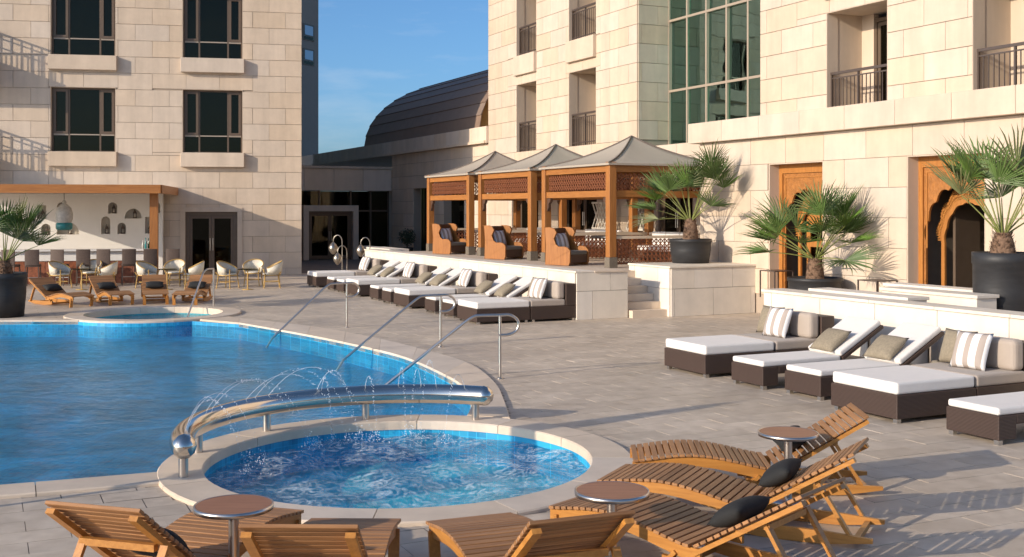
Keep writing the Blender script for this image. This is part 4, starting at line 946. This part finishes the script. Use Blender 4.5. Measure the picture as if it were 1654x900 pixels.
for k, ((x, y), h, lb, pl) in enumerate(fg):
    o = tk if k == 0 else tk3 if k == 3 else copy_tree(tk if k < 3 else tk3, km); o.location = (x, y, 0); o.rotation_euler = (0, 0, rad(h)); o['label'] = lb
    if pl: tl_pillow((x, y, 0), rad(h), pl, 1.36 if k < 3 else 1.37, 52 if k < 3 else 60)
tk2 = teak_lounger('x', 'teak loungers round the far spa', rad(27), .90); km = kid_map(tk2)
names = ['right-hand', 'third from left', 'second from left', 'leftmost']
for k, a in enumerate((91, 107, 123, 140)):
    p = SC + Vector((math.cos(rad(a)), math.sin(rad(a)), 0))*(2.45+.22*k); h = rad(a+2)
    o = tk2 if k == 0 else copy_tree(tk2, km); o.location = p; o.rotation_euler = (0, 0, h); o['label'] = names[k]+' teak lounger beyond the small round spa'; o['group'] = 'teak loungers round the far spa'
    tl_pillow(p, h, 'black pillow on the '+names[k]+' far teak lounger', 1.40, 63)
def side_table(loc, label, group='round side tables by the whirlpool', h=.56, r=.245):
    t = thing('side_table', label, 'table', loc, 0, group)
    tp = MB().lathe([(0, h-.004), (r-.012, h-.004), (r-.012, h), (0, h)], 40, smooth=False).obj('table_top', TABLE_TOP, t)
    MB().lathe([(r-.011, h-.03), (r, h-.03), (r, h+.001), (r-.011, h+.001), (r-.011, h-.03)], 40).lathe([(0, h-.03), (r-.011, h-.03)], 40).obj('rim', STEEL_BRUSH, tp)
    MB().tube([(0, 0, .015), (0, 0, h-.031)], .034, 16).obj('stem', STEEL_BRUSH, t); MB().lathe([(0, 0), (.19, 0), (.19, .012), (.04, .02), (0, .02)], 28).obj('base', STEEL_BRUSH, t)
side_table((-1.735, 6.95, 0), 'round wooden side table at the bottom left of the whirlpool')
side_table((.655, 7.30, 0), 'round wooden side table in front of the whirlpool, right of centre')
side_table((2.28, 9.20, 0), 'round wooden side table among the right-hand teak loungers')

# ================================================================= FOUNTAIN PIPE, RAILS
FT = thing('fountain_pipe', 'curved polished steel fountain pipe arching beside the whirlpool', 'fountain', (JC.x, JC.y, 0), 0)
zc = .31; A0, A1 = rad(204), rad(68)
arc = [(2.0*math.cos(A0+(A1-A0)*k/48), 2.0*math.sin(A0+(A1-A0)*k/48), zc) for k in range(49)]
MB().tube(arc, .108, 28).obj('pipe', STEEL, FT)
for a, r0 in ((A0, arc[0]), (A1, arc[-1])): MB().lathe([(0, -.112), (.05, -.10), (.095, -.055), (.112, 0), (.095, .055), (.05, .10), (0, .112)], 24, (r0[0], r0[1], zc)).obj('end_cap', STEEL, FT)
for a in (203, 174, 141, 107, 71):
    x, y = 2.0*math.cos(rad(a)), 2.0*math.sin(rad(a)); q = MB().tube([(x, y, .036), (x, y, zc-.09)], .042, 14).obj('post', STEEL_BRUSH, FT)
rj = random.Random(5)
def drop(sp, c, d): sp.add([c+Vector((d,0,0)), c+Vector((-d,0,0)), c+Vector((0,d,0)), c+Vector((0,-d,0)), c+Vector((0,0,d*1.5)), c+Vector((0,0,-d*1.5))], [(0,2,4),(2,1,4),(1,3,4),(3,0,4),(2,0,5),(1,2,5),(3,1,5),(0,3,5)])
for k in range(15):
    a = rad(199 - k*9.0 + rj.uniform(-5, 5)); hgt = rj.uniform(.20, .42); R0 = 1.98; reach = rj.uniform(.28, .60); da = rad(rj.uniform(-40, -14) if k < 8 else rj.uniform(-14, 6)); pts = []; N = 26
    for i in range(N+1):
        t = i/N; r = R0 - reach*t; aa = a + da*t; z = zc+.10 + 4*hgt*t*(1-t) - (zc+.20)*t**2*.98
        j = .006*t; pts.append(Vector((r*math.cos(aa)+rj.uniform(-j, j), r*math.sin(aa)+rj.uniform(-j, j), z+rj.uniform(-j, j))))
    cut = int(N*rj.uniform(.30, .55)); jt = MB().tube(pts[:cut+1], [.0025-.0012*i/cut for i in range(cut+1)], 5).obj('water_jet', JET, FT)
    sp = MB()
    for i in range(cut-2, N):
        for q in range(4):
            f = rj.random(); drop(sp, pts[i].lerp(pts[i+1], f) + Vector((rj.gauss(0, .006), rj.gauss(0, .006), rj.gauss(0, .006))), rj.uniform(.0018, .0044))
    e = pts[-1]
    for q in range(34):
        th, rr = rj.uniform(0, 2*PI), abs(rj.gauss(0, .07)); z = -.12 + max(0, .12-rr)*rj.uniform(.1, 1.5); drop(sp, Vector((e.x+rr*math.cos(th), e.y+rr*math.sin(th), z)), rj.uniform(.002, .006))
    tag(sp.obj('spray_drops', JET, jt, fix=False), kind='stuff')
def handrail(base, entry, label, h=.90, ztop=None, r=.021, loop=True):
    base = Vector((base[0], base[1], 0)); d = Vector((entry[0]-base.x, entry[1]-base.y, 0)); L = d.length; d.normalize()
    t = thing('handrail', label, 'handrail', base, math.atan2(d.y, d.x), 'steel pool handrails')
    b = min(.38, L*.3)
    pts = [(L+.12, 0, -.30), (L, 0, -.12), (b+.12, 0, h-.09), (b, 0, h-.015), (b-.1, 0, h), (0, 0, h)]
    if loop: pts += [(-.14, 0, h), (-.24, 0, h-.06), (-.27, 0, h-.14), (-.23, 0, h-.23), (-.12, 0, h-.28), (.02, 0, h-.28)]
    sp = cr_spline(pts[:2], 2)[:-1] + cr_spline(pts[1:3], 6)[:-1] + cr_spline(pts[2:], 5)
    MB().tube(sp, r, 12).obj('rail', STEEL_BRUSH, t); MB().tube([(0, 0, 0), (0, 0, h-.01)], r, 12).obj('post', STEEL_BRUSH, t); MB().lathe([(0, .0), (.05, .0), (.05, .012), (.022, .02)], 16).obj('flange', STEEL_BRUSH, t)
handrail((-.17, 15.77), (-1.85, 15.45), 'steel pool handrail nearest the fountain pipe')
handrail((-1.245, 19.4), (-2.82, 18.65), 'middle one of the three steel pool handrails')
handrail((-3.35, 22.6), (-4.68, 21.75), 'steel pool handrail farthest along the curved edge')
handrail((-7.27, 27.15), (-7.62, 26.2), 'small bent steel handrail of the round spa', .95, loop=False)

# ================================================================= BAR
BR = thing('pool_bar', 'open pool bar with brown timber roof and white niche wall', 'bar', LX, RL)
MB().box(-11.35, -4.45, -5.0, -.06, 2.95, 3.14).obj('roof', PLASTER, BR)
MB().box(-11.4, -4.40, -5.1, -5.0, 2.90, 3.17).box(-4.45, -4.36, -5.0, -.06, 2.90, 3.17).obj('fascia_board', CAB_WOODX, BR)
[MB().box(x, x+.25, -4.55, -4.32, 0, 2.945).obj('post', CAB_WOOD, BR) for x in (-4.80, -11.3)]
YN = -.55
def nxy(px, py):      # photograph position on the niche wall -> local x, z
    k = (px-827)/1800; c, s_ = math.cos(RL), math.sin(RL)
    # LX + x*(c,s) + YN*(-s,c) on the ray
    ax, ay = LX.x - s_*YN, LX.y + c*YN; x = (k*ay - ax)/(c - k*s_); Y = ay + x*s_; return x, 2.4 + (338-py)/1800*Y
nich = [(335,215,70,110,'r'),(500,180,75,95,'a'),(910,180,70,90,'a'),(1075,225,130,80,'s'),(1257,175,70,90,'a'),(185,335,70,130,'a'),(370,355,70,90,'a'),(548,345,170,100,'s'),(853,320,70,140,'a'),(983,345,65,90,'a'),(1205,320,65,135,'r'),(45,320,60,100,'a')]
holes = []; items = []
for cx, cy, w, h, k in nich:
    x, zb = nxy(cx/5, 300+(cy+h/2)/5); sc = 39.5/1800/5; w *= sc; h *= sc; poly = [(x-w/2, zb), (x+w/2, zb)]
    if k == 'r': poly += [(x+w/2, zb+h), (x-w/2, zb+h)]
    else:
        sh = h-w/2 if k == 'a' else 0.02; rz_ = h-sh
        poly += [(x+w/2*math.cos(PI*q/12), zb+sh+rz_*math.sin(PI*q/12)) for q in range(13)]
    holes.append(poly); items.append((x, zb, w, h))
nw = MB().prism([(-11.3, 0), (-4.85, 0), (-4.85, 2.94), (-11.3, 2.94)], YN, YN+.22, holes).obj('niche_wall', PLASTER, BR)
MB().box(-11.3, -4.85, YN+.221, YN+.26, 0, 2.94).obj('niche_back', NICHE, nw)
NL = ['square-topped upper niche left of the hanging urn', 'small arched upper niche just left of the hanging urn', 'small arched upper niche right of the hanging urn', 'wide half-round niche near the timber post', 'arched upper niche nearest the timber post', 'tall arched niche above the second stool', 'small arched niche above the third stool', 'wide half-round niche below the upper left ones', 'tall arched niche right of the hanging urn', 'small arched lower niche above the sixth stool', 'square-topped tall niche nearest the timber post', 'niche behind the palm fronds at the far left']
for (x, z, w, h), nlab in zip(items, NL):
    ln = thing('candle_lantern', 'small dark lantern in the '+nlab, 'lantern', WL(x+w*.08, YN+.10, z+.004), RL, 'lanterns in the bar niches')
    MB().lathe([(.07, 0), (.075, .02), (.06, .04)], 10).lathe([(.075, .17), (.05, .23), (.015, .29), (.012, .33), (0, .335)], 10).box(-.055, -.045, -.055, -.045, .03, .18).box(.045, .055, -.055, -.045, .03, .18).box(-.055, -.045, .045, .055, .03, .18).box(.045, .055, .045, .055, .03, .18).obj('cage', RAIL_METAL, ln)
    MB().tube([(0, 0, .03), (0, 0, .11)], .025, 8).obj('candle', CANDLE, ln)
cn = MB().box(-11.3, -4.75, -4.30, -3.75, 1.06, 1.12).obj('counter_top', COUNTER_TOP, BR)
MB().box(-11.2, -4.85, -4.15, -3.9, .75, 1.058).obj('counter_apron', PLASTER, BR)
for k in range(12): MB().box(-11.2+k*.53, -11.2+(k+1)*.53-.01, -4.12, -3.95, .02, .745).obj('mosaic_panel', COUNTER_FRONT, BR)
hv = thing('hanging_urn', 'large patterned hanging lantern with teal base above the bar', 'lantern', WL(-7.62, -3.3, 1.72), 0)
MB().lathe([(0, .0), (.22, .0), (.26, .05), (.26, .20), (.22, .24)], 20).obj('teal_base', TEAL, hv)
MB().lathe([(.22, .24), (.27, .36), (.27, .55), (.22, .72), (.12, .82), (.06, .86), (.08, .90), (.03, .98), (0, 1.0)], 20).obj('body', CERAMIC, hv); MB().tube([(0, 0, 1.0), (0, 0, 1.235)], .012, 6).obj('chain', RAIL_METAL, hv)
def bottle(x, y, h, label, m_):
    o = MB().lathe([(0, 0), (.035, 0), (.036, .12), (.03, h*.6), (.013, h*.72), (.013, h), (0, h)], 10).obj('bottle', m_, None, WL(x, y, 1.121)); tag(o, label, 'bottle', 'bottles on the bar counter')
bottle(-4.98, -4.05, .36, 'teal glass bottle at the right end of the bar counter', TEAL); bottle(-5.07, -4.0, .30, 'pale bottle at the right end of the bar counter', CERAMIC); bottle(-4.9, -3.95, .34, 'green bottle beside the wooden post on the counter', mat('green_glass', (.02, .07, .03), .15))
# menu card holder with raised letter strokes
mc = tag(MB().box(-.45, .45, -.012, .012, 0, .035).box(-.30,-.27,-.01,.01,.035,.16).box(-.27,-.2,-.01,.01,.035,.06).box(-.14,-.115,-.01,.01,.035,.12).box(0,.025,-.01,.01,.035,.16).box(.025,.10,-.01,.01,.13,.16).box(.025,.08,-.01,.01,.08,.10).box(.16,.185,-.01,.01,.035,.12).box(.25,.275,-.01,.01,.035,.12).box(.275,.33,-.01,.01,.1,.12).obj('letter_sign', PLASTER, None, WL(-9.7, -4.1, 1.121), RL), 'low white letter sign standing on the bar counter', 'sign')
def bar_stool(label):
    t = thing('bar_stool', label, 'stool', (0, 0, 0), RL, 'bar stools at the counter')
    m = MB(); pts = []
    for k in range(9):
        a = rad(-60+15*k); pts.append((.24*math.sin(a), -.20+.05*(1-math.cos(a)*1.0)))
    vs = [(x, y, z) for z in (.66, 1.14) for x, y in pts] + [(x, y+.035, z) for z in (.66, 1.14) for x, y in pts]; n = 9
    fs = [(i, i+1, n+i+1, n+i) for i in range(8)] + [(2*n+i+1, 2*n+i, 3*n+i, 3*n+i+1) for i in range(8)] + [(n+i, n+i+1, 3*n+i+1, 3*n+i) for i in range(8)] + [(0, n, 3*n, 2*n), (n-1, 3*n-1, 4*n-1, 2*n-1)]
    m.add(vs, fs); m.obj('backrest', STOOL_BROWN, t); MB().box(-.21, .21, -.16, .23, .60, .68).obj('seat', STOOL_BROWN, t, bevel=.02)
    for x in (-.19, .19):
        for y in (-.17, .20): MB().bar((x*1.08, y*1.08, 0), (x, y, .60), .03, .03).obj('leg', STOOL_BROWN, t)
    MB().bar((-.2, .2, .25), (.2, .2, .25), .02, .02).obj('foot_rest', STEEL_BRUSH, t); return t
st0 = bar_stool('x'); km = kid_map(st0); onm = ['first', 'second', 'third', 'fourth', 'fifth', 'sixth', 'seventh', 'eighth']
def lxy(px, yl):
    k = (px-827)/1800; c, s_ = math.cos(RL), math.sin(RL); ax, ay = LX.x - s_*yl, LX.y + c*yl; return (k*ay-ax)/(c-k*s_)
for k, px in enumerate((17, 53, 96, 135, 169, 208, 242, 280)):
    o = st0 if k == 0 else copy_tree(st0, km); o.location = WL(lxy(px, -4.75), -4.75); o.rotation_euler.z = RL + rp.uniform(-.25, .25); o['label'] = onm[k]+' brown bar stool from the left at the bar counter'
# ---- rattan chairs
def rattan(label):
    t = thing('rattan_chair', label, 'chair', (0, 0, 0), 0, 'cream rattan chairs in front of the bar')   # faces +x
    def rim(a): return (.27*math.cos(a)*-1, .27*math.sin(a))
    N = 18; vs = []; A_ = [rad(-115+230*k/N) for k in range(N+1)]
    zt = lambda a: .60+.22*max(0, math.cos(a*.78))**1.2
    for fz in (0, 1):
        for a in A_:
            x, y = rim(a); f = 1+.14*fz; vs.append((x*f, y*f, .44 if fz == 0 else zt(a)))
    m = MB().add(vs, [(i, i+1, N+1+i+1, N+1+i) for i in range(N)], True)
    sh = m.obj('back_shell', CREAM_WEAVE, t, fix=False); md = sh.modifiers.new('solid', 'SOLIDIFY'); md.thickness = .025
    MB().tube([(rim(a)[0]*1.14, rim(a)[1]*1.14, zt(a)) for a in A_], .017, 6).obj('arm_rim', RATTAN, t)
    MB().lathe([(0, .405), (.25, .405), (.275, .425), (.26, .45), (0, .46)], 20).obj('seat', CREAM_WEAVE, t); MB().tube(circ((0, 0), .262, 20), .016, 6, closed=True).obj('seat_ring', RATTAN, t, (0, 0, .40))
    for x, y in ((.2, .2), (.2, -.2), (-.2, .2), (-.2, -.2)): MB().tube([(x*1.2, y*1.2, 0), (x, y, .40), (x*1.25, y*1.3, .58 if x > 0 else .5)], .016, 6).obj('leg', RATTAN, t)
    MB().tube(circ((0, 0), .24, 16), .011, 5, closed=True).obj('stretcher', RATTAN, t, (0, 0, .20)); return t
rt = rattan('x'); km = kid_map(rt); q = 0; gn = ('left', 'middle', 'right')
for g, xs_ in enumerate(((97, 132, 172), (238, 270, 312), (368, 400, 439))):
    for k, (px, hd) in enumerate(zip(xs_, (-20, -85, 195))):
        p = G(px, 466-(1 if k == 1 else 0)-.4*k*(1 if g == 2 else 0)); o = rt if q == 0 else copy_tree(rt, km); q += 1
        if k == 1: p = p + Vector((0, .75, 0))*1.0; hd = -90
        o.location = p; o.rotation_euler = (0, 0, rad(hd)); o['label'] = gn[k]+' cream rattan chair of the '+gn[g]+' group before the bar'
    c = G(xs_[1], 468); t = thing('cafe_table', 'small glass cafe table of the '+gn[g]+' rattan chair group', 'table', c, 0, 'small cafe tables before the bar')
    MB().lathe([(0, .60), (.30, .60), (.30, .615), (0, .615)], 24).obj('table_top', PANE, t); MB().tube([(0, 0, 0), (0, 0, .60)], .02, 8).lathe([(0, 0), (.17, 0), (.17, .012), (0, .02)], 16).obj('pedestal', RATTAN, t)

# ================================================================= PALMS, SHRUBS
def frond(parent, base, az, el, plen, flen, rnd, mtl, span=92, nb=28):
    d0 = Vector((math.cos(az)*math.cos(el), math.sin(az)*math.cos(el), math.sin(el)))
    pts = []; p = Vector(base); d = d0.copy()
    for k in range(7):
        pts.append(p.copy()); p = p + d*plen/6; d = (d + Vector((0, 0, -.045*math.cos(el)))).normalized()
    fr = MB().tube(pts, [.016-.0015*k for k in range(7)], 5).obj('frond', STEM, parent)
    hub = pts[-1]; side = d.cross(Vector((0, 0, 1))); side = side.normalized() if side.length > .05 else Vector((1, 0, 0))
    nrm = side.cross(d).normalized(); tw = rnd.uniform(-.5, .5); side, nrm = side*math.cos(tw)+nrm*math.sin(tw), nrm*math.cos(tw)-side*math.sin(tw)
    m = MB(); dp = rad(2*span)/nb
    for k in range(nb):
        f = -rad(span)+dp*(k+.5) + rnd.uniform(-.015, .015); L = flen*(.72+.28*math.cos(f*.8))*rnd.uniform(.88, 1.08)
        def pt(r, ang, lift=0, droop=0): 
            v = (d*math.cos(ang)+side*math.sin(ang))*r; return hub + v + nrm*(lift+.34*r*abs(math.sin(ang))) + Vector((0, 0, -droop))
        w = dp*.46; r1, r2, r3 = .02, L*.40, L*.76; dr = flen*rnd.uniform(.0, .13)
        a, b = pt(r1, f-w), pt(r1, f+w); c = pt(r2, f, .018*flen, dr*.15); e, g = pt(r2, f-w*.96, 0, dr*.15), pt(r2, f+w*.96, 0, dr*.15)
        h, i = pt(r3, f-w*.34, .004, dr*.55), pt(r3, f+w*.34, .004, dr*.55); tip = pt(L, f+rnd.uniform(-.04, .04), 0, dr*1.3)
        m.add([a, b, c, e, g, h, i, tip, pt(r1, f, .002)], [(0, 8, 2, 3), (8, 1, 4, 2), (3, 2, 5), (2, 6, 5), (2, 4, 6), (5, 6, 7)])
    m.obj('fan_leaf', mtl, fr, fix=False)
def palm(loc, label, potlabel, pr_, ph_, th, specs, flen, seed, plen=.5, flare=.86, tr=.15):
    rnd = random.Random(seed)
    pt = thing('plant_pot', potlabel, 'pot', loc, 0, 'large black plant pots')
    MB().lathe([(0, 0), (pr_*flare, 0), (pr_*(flare+.1), ph_*.55), (pr_*.965, ph_*.86), (pr_, ph_*.87), (pr_, ph_), (pr_*.93, ph_), (pr_*.92, ph_*.90), (0, ph_*.90)], 36).obj('body', POT, pt)
    MB().lathe([(0, ph_*.925), (pr_*.915, ph_*.915)], 24).obj('soil', SOIL, pt)
    t = thing('fan_palm', label, 'palm', Vector(loc)+Vector((0, 0, ph_*.92)), 0, 'potted fan palms')
    m = MB().lathe([(tr*1.25, 0), (tr*1.2, th*.3), (tr, th*.7), (tr*.7, th), (0, th*1.02)], 16)
    for k in range(90):
        a = rnd.uniform(0, 2*PI); z = rnd.uniform(0.02, .98)*th; r = tr*(1.22-.5*(z/th)**2); o_ = Vector((math.cos(a), math.sin(a), 0)); s_ = Vector((-math.sin(a), math.cos(a), 0)); b_ = o_*r*.94 + Vector((0, 0, z))
        m.add([b_-s_*.03, b_+s_*.03, b_+o_*rnd.uniform(.03, .07)+Vector((0, 0, .07))], [(0, 1, 2)])
    m.obj('trunk', TRUNK, t, fix=False)
    for sp_ in specs:
        az, el = sp_[:2]; mu = sp_[2] if len(sp_) > 2 else 1
        el += rnd.uniform(-.08, .08); frond(t, (tr*.3*math.cos(az), tr*.3*math.sin(az), th*rnd.uniform(.88, 1.0)), az+rnd.uniform(-.2, .2), el, mu*plen*rnd.uniform(.88, 1.12), flen*rnd.uniform(.9, 1.08), rnd, LEAF if rnd.random() < .78 else LEAF_DRY)
D = rad
palm(W(-.2, 2.3, ZT+.066), 'fan palm in the black pot on the white block by the steps', 'wide black pot on the white block beside the steps', .50, .57, .52,
     [(D(178), D(22)), (D(165), D(40)), (D(205), D(48)), (D(190), D(8)), (D(100), D(72)), (D(-48), D(56), 1.45), (D(-38), D(64), 1.5), (D(-62), D(50), 1.35), (D(-30), D(72), 1.2), (D(150), D(62)), (D(-100), D(66)), (D(-150), D(70)), (D(20), D(70)), (D(-70), D(32)), (D(172), D(52)), (D(-42), D(48), 1.3), (D(-55), D(66), 1.5), (D(185), D(35)), (D(140), D(50))], .78, 11, .86)
palm(W(3.85, 2.58, .446), 'low spreading fan palm in front of the left carved doorway', 'black pot under the low palm before the left carved doorway', .56, .55, .44,
     [(D(180), D(10)), (D(172), D(35)), (D(150), D(42)), (D(-40), D(45)), (D(-62), D(28)), (D(-55), D(55)), (D(-100), D(50)), (D(-75), D(66)), (D(-60), D(5)), (D(-160), D(58)), (D(-130), D(30)), (D(20), D(68)), (D(-50), D(38)), (D(-70), D(48)), (D(178), D(24)), (D(168), D(50)), (D(-45), D(56), 1.2), (D(-58), D(44), 1.25), (D(-80), D(72), 1.1), (D(190), D(42))], .82, 23, .90)
palm(W(9.8, 1.1, .446), 'tall fan palm in front of the right carved doorway', 'tall black pot at the right edge before the carved doorway', .445, 1.30, .40,
     [(D(165), D(48)), (D(150), D(60)), (D(185), D(62)), (D(90), D(75)), (D(30), D(55)), (D(-30), D(65)), (D(-80), D(70)), (D(5), D(35)), (D(-120), D(62)), (D(60), D(40)), (D(150), D(58)), (D(-60), D(58)), (D(120), D(68)), (D(-10), D(50))], .80, 47, .90)
palm((-11.35, 24.9, 0), 'fan palm with pale fronds at the far left pool edge', 'black pot at the left edge of the picture by the pool', .48, .98, .35,
     [(D(20), D(50)), (D(-10), D(60)), (D(-60), D(62)), (D(60), D(60)), (D(110), D(60)), (D(0), D(28)), (D(180), D(50)), (D(-110), D(55)), (D(40), D(75)), (D(-35), D(38)), (D(10), D(64)), (D(-20), D(46)), (D(-50), D(70))], .76, 59, .80)
def shrub(loc, label, seed):
    rnd = random.Random(seed); t = thing('potted_shrub', label, 'shrub', loc, 0, 'clipped shrubs by the hall columns')
    MB().lathe([(0, 0), (.20, 0), (.27, .62), (.28, .68), (.25, .68), (.24, .62), (0, .62)], 20).obj('pot', POT, t); MB().tube([(0, 0, .6), (0, 0, 1.0)], .03, 6).obj('stem', TRUNK, t); m = MB()
    for k in range(900):
        v = Vector((rnd.gauss(0, 1), rnd.gauss(0, 1), rnd.gauss(0, 1))).normalized()*(.40*rnd.random()**.35)*rnd.uniform(.85, 1.1); c = v + Vector((0, 0, 1.15)); a = Vector((rnd.uniform(-1, 1), rnd.uniform(-1, 1), rnd.uniform(-1, 1))).normalized()*.05; b = a.cross(v).normalized()*.025
        m.add([c-a, c+b, c+a, c-b], [(0, 1, 2, 3)])
    m.obj('crown', SHRUB, t, fix=False)
shrub(W(-25.3, U0-.75, 0), 'dark clipped shrub in a pot at the left hall column', 2); shrub(W(-21.4, U0-.75, .0), 'dark clipped shrub in a pot nearest the farthest cabana', 4)

# ================================================================= SMALL THINGS
def crook(loc, rz, h, label):
    t = thing('crook_lantern', label, 'lantern', loc, rz, 'pierced lanterns on crook stands')
    pts = [(0, 0, 0), (0, 0, h*.8)] + [(-.16+.16*math.cos(a), 0, h*.84+.22*math.sin(a)) for a in [PI*k/10 for k in range(11)]]
    MB().tube(pts, .016, 6).obj('stand', LANTERN, t); MB().lathe([(0, 0), (.16, 0), (.15, .02), (.02, .03)], 14).obj('base', LANTERN, t)
    MB().lathe([(0, -.44), (.05, -.42), (.14, -.30), (.16, -.20), (.10, -.09), (.03, -.02), (0, 0)], 16, (-.32, 0, h*.84)).obj('lamp', LANTERN, t)
crook(W(-14.6, -1.9), -.2, 1.55, 'tall pierced metal lantern on a crook beside the farthest daybed')
crook(W(-14.35, -1.0), -.1, 1.45, 'pierced metal lantern on a crook at the terrace wall end')
crook(W(-15.2, -1.55), .3, 1.1, 'shorter pierced lantern behind the farthest daybed')
def frame_table(loc, label):
    t = thing('frame_table', label, 'table', loc, RA, 'thin black frame tables on the side terrace'); w, h = .5, .58
    for x in (-w/2, w/2):
        for y in (-w/2, w/2): MB().box(x-.012, x+.012, y-.012, y+.012, 0, h).obj('leg', RAIL_METAL, t)
    MB().box(-w/2-.012, w/2+.012, -w/2-.012, w/2+.012, h, h+.02).obj('table_top', RAIL_METAL, t)
frame_table(W(2.1, 3.0, .446), 'thin black frame table beside the white block'); frame_table(W(5.6, 2.6, .446), 'thin black frame table right of the low palm')
bk = thing('basket', 'small tan basket beside the frame table on the side terrace', 'basket', W(6.7, 2.3, .446), 0)
MB().lathe([(0, 0), (.14, 0), (.19, .56), (.20, .57), (.175, .56), (.13, .03), (0, .03)], 18).obj('body', RATTAN, bk)
pz = thing('folded_parasol', 'folded parasol out of view on the left, throwing the long shadow across the deck', 'parasol', (-5.35, 8.15, 0), 0)
MB().tube([(0, 0, 0), (0, 0, 3.2)], .03, 8).obj('pole', STEEL_BRUSH, pz); MB().lathe([(.05, .95), (.17, 1.0), (.20, 1.3), (.17, 2.3), (.09, 3.0), (.02, 3.15), (0, 3.15)], 16).obj('canopy', TENT, pz); MB().lathe([(0, 0), (.35, 0), (.35, .07), (.05, .10), (0, .10)], 20).obj('base', STEEL_BRUSH, pz)
print('objects', len(COL.objects), 'tris', sum(len(m_.polygons) for m_ in bpy.data.meshes))
